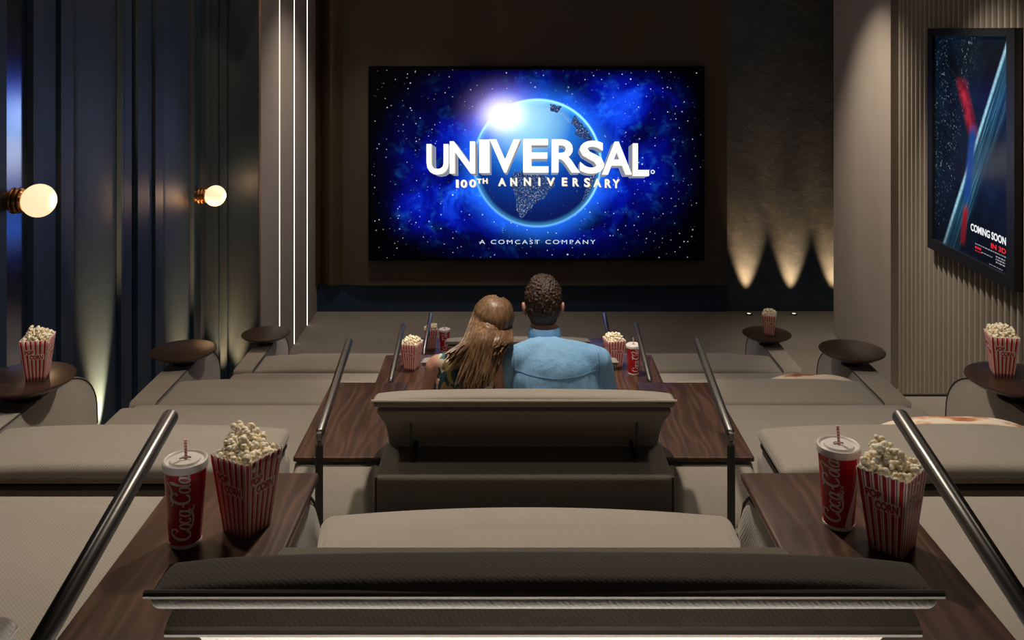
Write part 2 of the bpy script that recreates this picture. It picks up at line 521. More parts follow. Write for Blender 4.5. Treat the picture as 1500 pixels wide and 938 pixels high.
# ------------------------------------------------------------------ globe wall lamps
def globe_lamp(px, py, lab):
    gx = XL + 0.175
    d = -gx * F / (750 - px)
    z = EYE - (py - 45) * d / F
    t = empty('globe_wall_lamp', (XL, d, z), lab, 'wall lamp', 'globe lamps on the blue wall')
    bm = bmesh.new(); bmesh.ops.create_uvsphere(bm, u_segments=40, v_segments=24, radius=0.090)
    g = link('globe', bm, globe_m, t); g.location = (0.175, 0, 0)
    bm = bmesh.new()
    add_lathe(bm, [(0, -0.045), (0.085, -0.045), (0.085, -0.03), (0.06, -0.02), (0.06, 0.045), (0, 0.045)], 32)
    bmesh.ops.rotate(bm, verts=bm.verts[:], cent=(0, 0, 0), matrix=Matrix.Rotation(R(90), 3, 'Y'))
    link('wall_mount', bm, brass, t).scale = (0.84,) * 3
    bm = bmesh.new()
    add_lathe(bm, [(0.06, 0.04), (0.082, 0.04), (0.086, 0.05), (0.082, 0.06), (0.066, 0.062), (0.066, 0.070), (0.08, 0.072), (0.084, 0.082), (0.08, 0.092), (0.064, 0.094),
                   (0.064, 0.1), (0.074, 0.102), (0.078, 0.110), (0.07, 0.12), (0.05, 0.12)], 32)
    bmesh.ops.rotate(bm, verts=bm.verts[:], cent=(0, 0, 0), matrix=Matrix.Rotation(R(90), 3, 'Y'))
    link('collar', bm, brass, t).scale = (0.84,) * 3
    light('globe_glow', 'POINT', (gx + 0.10, d, z), 2.0, (1.0, 0.62, 0.32), None, 0.02)
globe_lamp(57, 294, 'larger looking of the two glowing globe lamps, at the far left picture edge')
globe_lamp(315.5, 287, 'smaller looking of the two glowing globe lamps, nearer the vertical light lines')

# ------------------------------------------------------------------ screen
YS = 10.80
s0 = at(540, 97, YS); s1 = at(1032, 382, YS)
scr = empty('cinema_screen', ((s0.x + s1.x) / 2, YS, s1.z), 'large lit cinema screen showing a blue globe and white capital lettering on the brown wall', 'screen')
inv = scr.location.copy()
def spt(px, py, off=0.0):     # point on the screen picture, local to the screen
    q = at(px, py, YS)
    return Vector((q.x - inv.x, -off, q.z - inv.z))
bm = bmesh.new()
a = spt(540, 97); b = spt(1032, 382)
add_box(bm, (a.x, 0.002, b.z), (b.x, YB - 0.1 - YS, a.z))
link('casing', bm, black_m, scr, smooth=False)
def b_space(b):
    v = coords('Object')
    X, Y_, Z = sep(v)
    # to picture pixels
    k = F / YS
    px = X * k + (750 + inv.x * k); py = (Z + (inv.z - EYE)) * (-k) + 45
    P = comb(px * 0.01, py * 0.01, 0.0)
    dx = px - 786; dy = py - 238
    # soft blue field
    e1 = E.m('SQRT', (dx / 250) ** 2.0 + (dy / 165) ** 2.0) if False else E.m('SQRT', dx * dx / 62500 + dy * dy / 27000)
    field = 1.0 - ss(e1, 0.35, 1.08)
    dx2 = px - 640; dy2 = py - 300
    lft = 1.0 - ss(E.m('SQRT', dx2 * dx2 / 11000 + dy2 * dy2 / 5000), 0.1, 1.0)
    dx3 = px - 930; dy3 = py - 150
    rgt = 1.0 - ss(E.m('SQRT', dx3 * dx3 / 11000 + dy3 * dy3 / 3600), 0.1, 1.0)
    n1 = nz(P, 1.6, 7, 0.6, 0.5); n2 = nz(P, 4.0, 8, 0.65, 0.3)
    neb = sat((field * 0.75 + lft * 0.55 + rgt * 0.7) * (ss(n1, 0.28, 0.72) * 0.9 + 0.22))
    wisp = ss(n2, 0.5, 0.8) * neb
    # globe
    gx = px - 787; gy = py - 239
    gr = E.m('SQRT', gx * gx + gy * gy) / 93.0
    inside = 1.0 - ss(gr, 0.985, 1.01)
    halo = (1.0 - ss(gr, 0.95, 1.5)) ** 2.2
    hx = px - 736; hy = py - 168
    hr = E.m('SQRT', hx * hx + hy * hy * 1.5)
    flare = (1.0 - ss(hr, 8, 92)) ** 2.0
    flare2 = (1.0 - ss(hr, 3, 50)) ** 1.3
    bg = ramp(neb, [(0.0, (0.0, 0.0, 0.002)), (0.2, (0.0005, 0.001, 0.06)), (0.55, (0.001, 0.006, 0.36)), (1.0, (0.006, 0.07, 0.95))])
    bg = mixc(wisp, bg, (0.02, 0.22, 0.80), 'ADD')
    bg = mixc(sat(halo * 0.75), bg, (0.02, 0.20, 1.0), 'ADD')
    # globe shade: pale cyan upper middle to deep navy below
    cx = px - 775; cy = py - 178
    lit = 1.0 - ss(E.m('SQRT', cx * cx + cy * cy), 5, 150)
    gcol = ramp(lit, [(0.0, (0.003, 0.010, 0.10)), (0.35, (0.004, 0.05, 0.36)), (0.65, (0.02, 0.2, 0.75)), (1.0, (0.30, 0.72, 1.0))])
    rim = ss(gr, 0.86, 1.0) * ss(px * 0.4 - py * 0.0 + 0.0, 250, 400)
    rimall = ss(gr, 0.90, 1.0)
    gcol = mixc(sat(rimall * 0.45), gcol, (0.10, 0.55, 1.0), 'ADD')
    # clouds at the top
    cl = ss(nz(P, 5.0, 8, 0.7, 0.8), 0.52, 0.7) * (1.0 - ss(py, 165, 195))
    gcol = mixc(cl * 0.35, gcol, (0.5, 0.75, 1.0))
    col = mixc(inside, bg, gcol)
    rimw = sat((ss(gr, 0.975, 0.997) - ss(gr, 1.0, 1.03)) * (0.35 + 0.65 * (1.0 - ss(py, 150, 240)) + 0.5 * ss(px - py * 0.2, 770, 820)))
    col = mixc(rimw, col, (0.35, 0.80, 1.0), 'ADD')
    # stars
    st = 0
    for scl, th, rr in ((30, 0.05, 0.93), (18, 0.055, 0.90), (46, 0.09, 0.90)):
        vn = E.nt.nodes.new('ShaderNodeTexVoronoi'); vn.inputs['Scale'].default_value = scl * 0.36
        E.nt.links.new(P, vn.inputs['Vector'])
        dist = E(vn.outputs['Distance'])
        sepn = E.nt.nodes.new('ShaderNodeSeparateColor'); lk(vn.outputs['Color'], sepn.inputs[0])
        sel = ss(E(sepn.outputs[0]), 0.35, 1.0) ** 1.6
        s = (1.0 - ss(dist, th * 0.6, th * 1.9)) * sel
        st = s + st
    stars = sat(st * (1.0 - inside * 0.85))
    col = mixc(stars, col, (0.75, 0.88, 1.0), 'ADD')
    col = mixc(flare * 0.75, col, (0.45, 0.35, 1.0), 'ADD')
    col = mixc(flare2, col, (1.0, 0.9, 1.0), 'ADD')
    # fade to black at the picture's edges
    ed = ss(px, 541, 600) * (1.0 - ss(px, 985, 1031)) * 0.8 + 0.2
    ed2 = ss(py, 101, 104) * (1.0 - ss(py, 377, 380)) * ss(px, 541, 543) * (1.0 - ss(px, 1029, 1031))
    n = E.nt.nodes.new('ShaderNodeVectorMath'); n.operation = 'SCALE'
    lk(col, n.inputs[0]); lk((ed2 * 1.0).s, n.inputs['Scale'])
    mul = mixc(1.0 - sat(ed + stars), n.outputs[0], (0, 0, 0))
    b.inputs['Base Color'].default_value = (0, 0, 0, 1)
    lk(mul, b.inputs['Emission Color']); b.inputs['Emission Strength'].default_value = 1.0
space_m = mat('space_scene_on_screen', rough=0.4, spec=0.1, build=b_space)
bm = bmesh.new()
bm.faces.new([bm.verts.new(c) for c in (spt(540, 382), spt(1032, 382), spt(1032, 97), spt(540, 97))])
link('picture', bm, space_m, scr, smooth=False)

def emis(name, col, s=1.0):
    return mat(name, (0, 0, 0), 0.5, emit=col, estr=s, spec=0.0)
def b_land(b):
    v = coords('Object')
    d = nz(v, 30, 6, 0.75)
    l = nz(v, 60, 4, 0.8)
    c = ramp(d, [(0.4, (0.004, 0.02, 0.10)), (0.62, (0.03, 0.10, 0.30))])
    c = mixc(ss(l, 0.57, 0.66), c, (1.0, 0.82, 0.7))
    b.inputs['Base Color'].default_value = (0, 0, 0, 1)
    lk(c, b.inputs['Emission Color']); b.inputs['Emission Strength'].default_value = 1.0
land_m = mat('night_land_lights', rough=0.5, build=b_land)
bm = bmesh.new()
def jag(poly, amp=1.2, sub=6, seed=1):
    rnd = random.Random(seed); out = []
    for i in range(len(poly)):
        a, b = poly[i], poly[(i + 1) % len(poly)]
        for k in range(sub):
            t = k / sub
            out.append((a[0] + (b[0] - a[0]) * t + rnd.uniform(-amp, amp), a[1] + (b[1] - a[1]) * t + rnd.uniform(-amp, amp)))
    return out
SA = [(752, 253), (768, 250), (786, 252), (800, 258), (814, 270), (806, 278), (798, 290), (786, 296), (776, 306), (766, 318), (763, 320), (757, 308), (757, 290), (750, 276), (746, 264)]
AF = [(842, 168), (850, 180), (860, 190), (868, 204), (864, 206), (850, 202), (842, 196), (846, 188), (836, 180)]
AF2 = [(866, 254), (872, 258), (866, 276), (856, 294), (852, 296), (858, 276)]
NA = [(724, 196), (744, 176), (764, 168), (788, 176), (800, 180), (780, 186), (762, 190), (756, 202), (740, 212), (728, 210)]
GR = [(806, 152), (822, 156), (816, 166), (806, 162)]
for i, poly in enumerate((SA, AF, AF2, GR)):
    bm.faces.new([bm.verts.new(spt(x, y, 0.003)) for x, y in jag(poly, 1.0, 5, i)])
bmesh.ops.triangulate(bm, faces=bm.faces[:])
link('continents', bm, land_m, scr, smooth=False)
white_e = emis('screen_letter_white', (1, 1, 1), 1.3)
side_e = mat('screen_letter_side', (0, 0, 0), 0.5, emit=(0.42, 0.46, 0.55), estr=1.0, spec=0)
gold_e = emis('screen_letter_gold', (0.95, 0.72, 0.42), 0.8)
silver_e = emis('screen_letter_silver', (0.80, 0.92, 1.0), 0.9)
def q8(x, y): return (600 + x / 3.947, 180 + y / 3.947)
LET = [('U', 98, 225, 122, 298), ('N', 232, 378, 106, 292), ('I', 402, 462, 96, 288), ('V', 462, 640, 94, 286), ('E', 656, 803, 92, 286),
       ('R', 822, 985, 94, 286), ('S', 984, 1126, 102, 292), ('A', 1112, 1285, 108, 298), ('L', 1290, 1384, 118, 306)]
bmW = bmesh.new(); bmS = bmesh.new(); bmO = bmesh.new()
for ch, x0, x1, y0, y1 in LET:
    vs, fs = text_polys(ch, 0.022)
    (ax, ay), (bx, by) = q8(x0, y1), q8(x1, y0)
    if ch == 'I': vs = [(x, y) for x, y in vs]
    vv = fit(vs, ax, bx, ay, by)
    cxx = 786
    add_polys(bmW, vv, fs, lambda x, y: spt(x, y, 0.010))
    # the block depth of the letters, receding towards the middle of the globe
    for k in range(1, 7):
        s = 1 - 0.007 * k
        add_polys(bmS, vv, fs, lambda x, y: spt(cxx + (x - cxx) * s, 262 + (y - 262) * (1 - 0.004 * k) + 0.55 * k, 0.008 - 0.0008 * k), mi=k % 2)
    add_polys(bmO, vv, fs, lambda x, y: spt(x + (0.7 if x < cxx else -0.7), y + 0.7, 0.0095))
link('lettering_depth', bmS, [side_e, emis('screen_letter_side_dark', (0.05, 0.07, 0.14))], scr, smooth=False)
link('lettering_edge', bmO, gold_e, scr, smooth=False)
link('lettering', bmW, white_e, scr, smooth=False)['label'] = 'large white UNIVERSAL lettering'
bm = bmesh.new()
c0 = q8(1405, 283)
ringv = []
for k in range(20):
    a_ = 2 * PI * k / 20
    ringv.append((bm.verts.new(spt(c0[0] + 3.2 * math.cos(a_), c0[1] + 3.2 * math.sin(a_), 0.01)), bm.verts.new(spt(c0[0] + 1.6 * math.cos(a_), c0[1] + 1.6 * math.sin(a_), 0.01))))
for k in range(20):
    A, B = ringv[k], ringv[(k + 1) % 20]; bm.faces.new((A[0], B[0], B[1], A[1]))
link('ring_mark', bm, silver_e, scr, smooth=False)
bm = bmesh.new(); bm2 = bmesh.new()
SUB = [('1', 268, 283, 328, 374), ('0', 295, 332, 328, 374), ('0', 345, 384, 326, 372), ('T', 388, 416, 322, 350), ('H', 422, 450, 320, 350),
       ('A', 512, 556, 318, 364), ('N', 582, 620, 317, 364), ('N', 660, 700, 316, 363), ('I', 744, 754, 316, 363), ('V', 792, 838, 316, 364),
       ('E', 880, 910, 316, 364), ('R', 942, 978, 318, 366), ('S', 1008, 1042, 318, 370), ('A', 1062, 1106, 322, 370), ('R', 1128, 1164, 324, 374), ('Y', 1172, 1212, 325, 376)]
for ch, x0, x1, y0, y1 in SUB:
    vs, fs = text_polys(ch, 0.03)
    (ax, ay), (bx, by) = q8(x0, y1), q8(x1, y0)
    vv = fit(vs, ax, bx, ay, by)
    add_polys(bm, vv, fs, lambda x, y: spt(x, y, 0.010))
    add_polys(bm2, vv, fs, lambda x, y: spt(x + 0.8, y + 0.7, 0.008))
link('anniversary_lettering', bm, emis('screen_letter_cream', (1.0, 0.93, 0.78), 1.1), scr, smooth=False)
link('anniversary_lettering_edge', bm2, gold_e, scr, smooth=False)
bm = bmesh.new()
vs, fs = text_polys('A COMCAST COMPANY', 0.0, 1.35)
(ax, ay), (bx, by) = q8(404, 700), q8(1074, 676)
vv = fit(vs, ax, bx, ay, by)
add_polys(bm, vv, fs, lambda x, y: spt(x, y, 0.010))
link('company_lettering', bm, silver_e, scr, smooth=False)

# ------------------------------------------------------------------ poster on the ribbed wall
XP = XR - 0.03
def pw(px, py):     # point in the poster plane
    d = F * XP / (px - 750)
    return d, EYE - (py - 45) * d / F
yA, zT = pw(1362, 40); yB_, _ = pw(1490, 40)
zT = EYE - (40 - 45) * 7.8 / F; zT = 3.32
_, zB = pw(1362, 362)
yi0, _ = pw(1369, 53); yi1, _ = pw(1478, 53)
_, zi = pw(1369, 350); zit = EYE - 0.04
pos = empty('film_poster', (XP, (yA + yB_) / 2, zB), 'tall framed dark poster with a glass tower and city lights on the ribbed right wall', 'poster')
ctr = pos.location.copy()
def L(x, y, z): return Vector((x, y, z)) - ctr
bm = bmesh.new()
for (y0, y1, z0, z1) in ((yB_, yA, zB, zi), (yB_, yA, zit, zT), (yB_, yi1, zi, zit), (yi0, yA, zi, zit)):
    add_box(bm, L(XP - 0.02, y0, z0), L(XR + 0.02, y1, z1))
link('frame', bm, frame_m, pos, smooth=False)
def b_poster(b):
    v = coords('Object')
    X, Y_, Z = sep(v)
    # u across from far (0) to near (1), t up
    u = ((yi0 - ctr.y) - Y_) / (yi0 - yi1); t = (Z - (zi - ctr.z)) / (zit - zi)
    P = comb(u * 1.0, t * 1.45, 0.0)
    base = ramp(nz(P, 3.0, 6, 0.6), [(0.35, (0.0005, 0.0015, 0.004)), (0.75, (0.003, 0.014, 0.028))])
    # city lights on the left
    vn = vor(comb(u * 1.0 + t * 0.18, t * 1.1, 0.0), 58)
    l = (1.0 - ss(vn, 0.15, 0.42)) * ss(nz(P, 26, 5, 0.9), 0.50, 0.66) * (1.0 - ss(u - t * 0.55, -0.05, 0.22)) * ss(nz(P, 5, 3), 0.35, 0.6)
    col = mixc(sat(l), base, (0.62, 0.74, 0.80), 'ADD')
    # glass tower, a slanting pale blue band
    dline = u - (0.14 + 0.86 * t)
    tower = ss(dline, -0.03, 0.015) * (1.0 - ss(dline, 0.12, 0.26))
    stripes = nz(comb(dline * 14, t * 0.8, 0.0), 3.0, 4, 0.6)
    tw = ramp(stripes, [(0.35, (0.003, 0.015, 0.03)), (0.55, (0.015, 0.08, 0.13)), (0.78, (0.16, 0.42, 0.52))])
    col = mixc(sat(tower), col, tw)
    edge = (1.0 - ss(E.m('ABSOLUTE', dline), 0.0, 0.03)) * nz(P, 30, 4, 0.8) * 1.4
    col = mixc(sat(edge), col, (0.45, 0.80, 0.95), 'ADD')
    # red and blue abstract streaks (a plain stand-in for the artwork)
    r1 = u - (0.50 + 0.15 * E.m('SINE', t * 5.0))
    rr = (1.0 - ss(E.m('ABSOLUTE', r1), 0.02, 0.10)) * ss(t, 0.52, 0.60) * (1.0 - ss(t, 0.76, 0.82))
    col = mixc(sat(rr), col, ramp(nz(P, 12, 4), [(0.35, (0.10, 0.004, 0.008)), (0.65, (0.45, 0.02, 0.03))]))
    r2 = u - (0.42 + 0.28 * (t - 0.1))
    rb = (1.0 - ss(E.m('ABSOLUTE', r2), 0.02, 0.07)) * ss(t, 0.20, 0.28) * (1.0 - ss(t, 0.55, 0.62))
    col = mixc(sat(rb), col, (0.008, 0.05, 0.22))
    r3 = (1.0 - ss(E.m('ABSOLUTE', r2), 0.01, 0.05)) * ss(t, 0.02, 0.06) * (1.0 - ss(t, 0.18, 0.24))
    col = mixc(sat(r3), col, (0.30, 0.01, 0.015))
    dark = sat(ss(t, 0.0, 0.35) + 0.35 - ss(u, 0.45, 0.8) * 0.3)
    lk(mixc(1.0 - dark, col, (0.002, 0.003, 0.008)), b.inputs['Emission Color'])
    b.inputs['Emission Strength'].default_value = 1.0
    b.inputs['Base Color'].default_value = (0.004, 0.004, 0.005, 1)
poster_m = mat('lit_poster_print', spec=0.2, rough=0.15, build=b_poster)
bm = bmesh.new()
bm.faces.new([bm.verts.new(L(XP + 0.005, y, z)) for y, z in ((yi0, zi), (yi1, zi), (yi1, zit), (yi0, zit))])
link('print', bm, poster_m, pos, smooth=False)
def ptext(s, u0, u1, t0, t1, m, name, bold=0.03, sp=1.0):
    vs, fs = text_polys(s, bold, sp)
    vv = fit(vs, 0, 1, 0, 1)
    bm = bmesh.new()
    add_polys(bm, vv, fs, lambda x, y: L(XP + 0.003, yi0 + (yi1 - yi0) * (u0 + (u1 - u0) * x), zi + (zit - zi) * (t0 + (t1 - t0) * y)))
    link(name, bm, m, pos, smooth=False)
pwht = emis('poster_white_ink', (0.9, 0.92, 0.95)); pred = emis('poster_red_ink', (0.75, 0.03, 0.04)); pgry = emis('poster_grey_ink', (0.3, 0.3, 0.33))
ptext('COMING SOON', 0.52, 0.96, 0.118, 0.152, pwht, 'headline_lettering')
ptext('IN 3D', 0.78, 0.96, 0.080, 0.103, pred, 'format_lettering')
bm = bmesh.new()
rnd = random.Random(4)
def dash(bm, u0, u1, t, h):
    x = u0
    while x < u1:
        wd = rnd.uniform(0.008, 0.03)
        x1 = min(x + wd, u1)
        bm.faces.new([bm.verts.new(L(XP + 0.003, yi0 + (yi1 - yi0) * a_, zi + (zit - zi) * b_)) for a_, b_ in ((x, t), (x1, t), (x1, t + h), (x, t + h))])
        x = x1 + 0.008
dash(bm, 0.58, 0.96, 0.066, 0.005); dash(bm, 0.66, 0.80, 0.040, 0.004); dash(bm, 0.84, 0.95, 0.050, 0.006); dash(bm, 0.84, 0.95, 0.038, 0.006); dash(bm, 0.84, 0.95, 0.026, 0.006); dash(bm, 0.76, 0.92, 0.006, 0.003)
link('small_print', bm, pgry, pos, smooth=False)
bm = bmesh.new(); dash(bm, 0.58, 0.66, 0.048, 0.010); dash(bm, 0.58, 0.66, 0.036, 0.004)
link('red_mark', bm, pred, pos, smooth=False)

# ------------------------------------------------------------------ seating
def crown(z0, amp, x0, x1, y0, y1, px=2.0):
    def f(c):
        if c.z > z0:
            u = (2 * (c.x - x0) / (x1 - x0) - 1); v = (2 * (c.y - y0) / (y1 - y0) - 1)
            u = max(-1, min(1, u)); v = max(-1, min(1, v))
            c = c.copy(); c.z += amp * (1 - abs(u) ** px) * (1 - v * v * 0.8)
        return c
    return f
ROWN = {1: 'front', 2: 'second', 3: 'third', 4: 'fourth'}
ROW_TXT = {1: 'nearest row', 2: 'second row', 3: 'third row', 4: 'farthest row'}

def center_sofa(k, lab, dy=0.0, dz=0.0, drop=0.0):
    t = empty('love_seat', (CX, YI[k], FZ[k]), lab, 'sofa', 'middle love seats of the four rows')
    H = 0.565
    # base box behind
    rbox('base', (-0.545, -0.95, 0.02), (0.545, -0.36, 0.635), tweed, t, 0.018, 3, (10, 6, 6))
    bm = bmesh.new()
    for s in (-1, 1):
        add_tube(bm, [(s * 0.541, -0.945, 0.04), (s * 0.541, -0.945, 0.63)], 0.005, 6)
    link('piping', bm, darkseam, t)
    # seat
    rbox('seat', (-H, -0.42, 0.16), (H, 0.23, 0.362), fabric, t, 0.035, 4, (18, 10, 2), crown(0.3, 0.018, -H, H, -0.42, 0.23))
    bm = bmesh.new(); pts = []
    for i in range(25):
        x = -H + 0.02 + (2 * H - 0.04) * i / 24
        pts.append((x, 0.205, 0.352 + 0.004 * (1 - (x / H) ** 2)))
    add_tube(bm, pts, 0.0045, 6); link('piping', bm, piping, t)
    # footrest
    rbox('footrest', (-0.62, 0.235, 0.13), (0.62, 0.47, 0.275), fabric, t, 0.035, 4, (18, 6, 2), crown(0.22, 0.045, -0.62, 0.62, 0.2, 0.50))
    # backrest front cushion, leaning back
    def lean(c):
        c = c.copy(); tt = (c.z - 0.40) / 0.45; c.y -= 0.13 * tt
        return c
    rbox('back_cushion', (-H + 0.03, -0.64, 0.35), (H - 0.03, -0.545, 0.70), fabric, t, 0.05, 4, (12, 2, 8), lean)
    # shell behind it, curving out under the headrest
    bm = bmesh.new()
    prof = [(-0.70, 0.640, 0.520), (-0.715, 0.665, 0.523), (-0.745, 0.71, 0.525), (-0.79, 0.76, 0.528), (-0.84, 0.80, 0.535), (-0.868, 0.828 - drop, 0.543), (-0.872, 0.838 - drop, 0.545), (-0.868, 0.848 - drop, 0.545),
            (-0.855, 0.852, 0.535), (-0.855, 0.872, 0.530), (-0.79, 0.872, 0.530), (-0.70, 0.80, 0.53), (-0.62, 0.64, 0.52)]
    NX = 12; rows = []
    for (y, z, hw) in prof:
        rows.append([bm.verts.new((-hw + 2 * hw * i / NX, y + dy, z + dz)) for i in range(NX + 1)])
    n = len(rows)
    for i in range(n):
        A, B = rows[i], rows[(i + 1) % n]
        for j in range(NX): bm.faces.new((A[j], A[j + 1], B[j + 1], B[j]))
    bm.faces.new([r_[0] for r_ in rows]); bm.faces.new([r_[-1] for r_ in rows])
    bmesh.ops.triangulate(bm, faces=[f for f in bm.faces if len(f.verts) > 4])
    link('backrest_shell', bm, fabric, t)
    tube('piping', [(-0.545 + 1.09 * i / 16, -0.872 + dy, 0.838 + dz - drop) for i in range(17)], 0.007, piping, t, 8)
    # headrest
    def hd(c):
        c = c.copy(); u = c.x / 0.56
        if c.z > 0.885 + dz: c.z += 0.009 * (1 - u * u) - 0.010 * abs(u) ** 8
        return c
    hr = rbox('headrest', (-0.56, -0.905 + dy, 0.862 + dz), (0.56, -0.815 + dy, 0.898 + dz), fabric, t, 0.017, 6, (20, 4, 1), hd)
    tube('piping', [(-0.563 + 1.126 * i / 20, -0.905 + dy, 0.890 + dz) for i in range(21)], 0.006, piping, hr, 8)
    tube('piping', [(-0.548 + 1.096 * i / 20, -0.898 + dy, 0.876 + dz) for i in range(21)], 0.005, piping, hr, 8)
    # hinge arms between base and shell
    for s in (-1, 1):
        bm = bmesh.new()
        add_box(bm, (s * 0.43 - 0.004, -0.80 + dy * 0.3, 0.60), (s * 0.43 + 0.004, -0.785 + dy * 0.3, 0.81 + dz * 0.3))
        add_tube(bm, [(s * 0.415, -0.84, 0.64), (s * 0.415, -0.73, 0.66)], 0.009, 8)
        link('hinge_arm', bm, steel_dark, t)
    return t

def console(k, s, lab):
    x0, x1 = 0.534, 0.885
    t = empty('console_table', (CX + s * 0.71, YI[k], FZ[k]), lab, 'console table', 'wooden consoles between the seats')
    def X(a): return s * (a - 0.71)
    lo, hi = sorted((X(x0), X(x1)))
    rbox('tabletop', (lo, -0.765, 0.60), (hi, 0.0, 0.62), wood, t, 0.007, 3, (2, 4, 1))
    lo2, hi2 = sorted((X(0.547), X(0.885)))
    def shape(c):
        c = c.copy(); z0 = c.z
        if z0 > 0.2 and c.y > -0.10:
            tt = (c.y + 0.10) / 0.22; c.z -= 0.20 * tt * tt * ((z0 - 0.2) / 0.4)
        if z0 > 0.3 and c.y < -0.74:
            tt = (-0.74 - c.y) / 0.19; c.z -= 0.15 * tt ** 1.3 * ((z0 - 0.3) / 0.3)
        if s * c.x < -0.05 and z0 < 0.6: c.x += -s * -0.03 * (0.6 - z0) / 0.3 if z0 > 0.3 else s * 0.03
        return c
    rbox('armrest_body', (lo2, -0.93, 0.02), (hi2, 0.12, 0.599), fabric, t, 0.03, 4, (4, 18, 8), shape)
    xi = X(0.549)
    tube('piping', [(xi, -0.7, 0.584), (xi, -0.12, 0.584), (xi + s * 0.002, -0.02, 0.565), (xi + s * 0.005, 0.04, 0.52), (xi + s * 0.01, 0.095, 0.44), (xi + s * 0.02, 0.117, 0.33)], 0.004, darkseam, t, 6)
    return t

def side_sofa(k, s, lab):
    a0, a1, arm0, arm1 = 0.90, 2.00, 2.01, 2.155
    t = empty('side_sofa', (CX + s * 1.45, YI[k], FZ[k]), lab, 'sofa', 'side sofas of the four rows')
    def X(a): return s * (a - 1.45)
    def rng(a, b): return sorted((X(a), X(b)))
    l, h = rng(a0, a1)
    # rear body, recessed under the headrest slab
    l2, h2 = rng(a0 + 0.02, a1)
    rbox('backrest_shell', (l2, -1.05, 0.02), (h2, -0.72, 0.665), fabric, t, 0.02, 3, (8, 3, 6))
    rbox('back_cushion', (l2, -0.78, 0.34), (h2, -0.62, 0.60), fabric, t, 0.05, 4, (10, 3, 4))
    hr = rbox('headrest', (l, -1.10, 0.672), (h, -0.74, 0.725), fabric, t, 0.024, 5, (18, 8, 1), crown(0.70, 0.035, l, h, -1.13, -0.71, 3.0))
    corners = [(l + 0.004, -0.75), (l + 0.004, -1.095), (h - 0.004, -1.095), (h - 0.004, -0.75)]
    pts = []
    for i in range(3):
        (xa, ya), (xb, yb) = corners[i], corners[i + 1]
        for j in range(10):
            q = j / 10; pts.append((xa + (xb - xa) * q, ya + (yb - ya) * q, 0.703))
    pts.append((corners[3][0], corners[3][1], 0.703))
    tube('piping', pts, 0.0055, piping, hr, 8)
    rbox('lower_rim', (l + 0.01, -1.085, 0.645), (h - 0.01, -0.74, 0.668), darkseam, t, 0.01, 3)
    rbox('seat', (l, -0.56, 0.14), (h, 0.31, 0.385), fabric, t, 0.035, 4, (18, 12, 2), crown(0.3, 0.022, l, h, -0.56, 0.31))
    rbox('footrest', (l + 0.01, 0.315, 0.14), (h - 0.01, 0.48, 0.33), fabric, t, 0.03, 4, (12, 4, 2))
    # arm with a rounded front
    l3, h3 = rng(arm0, arm1)
    prof = [(-1.08, 0.02), (-1.08, 0.705), (-1.065, 0.722), (-1.04, 0.728)]
    prof += [(-0.34, 0.728)]
    for i in range(1, 13):
        a_ = PI / 2 * i / 12
        prof.append((-0.34 + 0.42 * math.sin(a_), 0.728 - 0.26 * (1 - math.cos(a_))))
    prof += [(0.085, 0.40), (0.085, 0.02)]
    bm = bmesh.new()
    secs = [(0.0, 0.012), (0.012, 0.0), (0.5, -0.004), (0.988, 0.0), (1.0, 0.012)]
    rows = []
    for (q, ins) in secs:
        x = l3 + (h3 - l3) * q
        ring = []
        for (y, z) in prof:
            yy = y - ins if y > -0.3 else y + (ins if y < -1.0 else 0)
            ring.append(bm.verts.new((x, yy, z - (ins if z > 0.3 else 0))))
        rows.append(ring)
    for i in range(len(rows) - 1):
        for j in range(len(prof) - 1):
            bm.faces.new((rows[i][j], rows[i][j + 1], rows[i + 1][j + 1], rows[i + 1][j]))
    bm.faces.new(rows[0]); bm.faces.new(rows[-1])
    arm = link('armrest', bm, fabric, t)
    for e_ in (X(arm0) , X(arm1)):
        tube('piping', [(e_, y, z - 0.006) for (y, z) in prof[2:-1]], 0.0035, darkseam, arm, 6)
    return t

def round_table(k, s, lab):
    t = empty('round_side_table', (CX - 0.01 + s * 2.06, YI[k] - 0.46, FZ[k] + 0.722), lab, 'side table', 'round swivel tables on the sofa arms')
    r = 0.196
    lathe('tabletop', [(0, 0.052), (0.10, 0.052), (r - 0.03, 0.058), (r - 0.012, 0.086), (r - 0.004, 0.094), (r, 0.09), (r, 0.083), (r - 0.015, 0.062), (0.10, 0.04), (0, 0.04)][::-1] and
          [(0, 0.046), (0.09, 0.046), (r - 0.03, 0.062), (r - 0.006, 0.078), (r, 0.084), (r - 0.001, 0.089), (r - 0.008, 0.091), (0, 0.090)], wood_dark, t, 56)
    lathe('pedestal', [(0, 0.0), (0.07, 0.0), (0.072, 0.006), (0.058, 0.02), (0.058, 0.047), (0, 0.047)], wood_dark, t, 36)
    return t

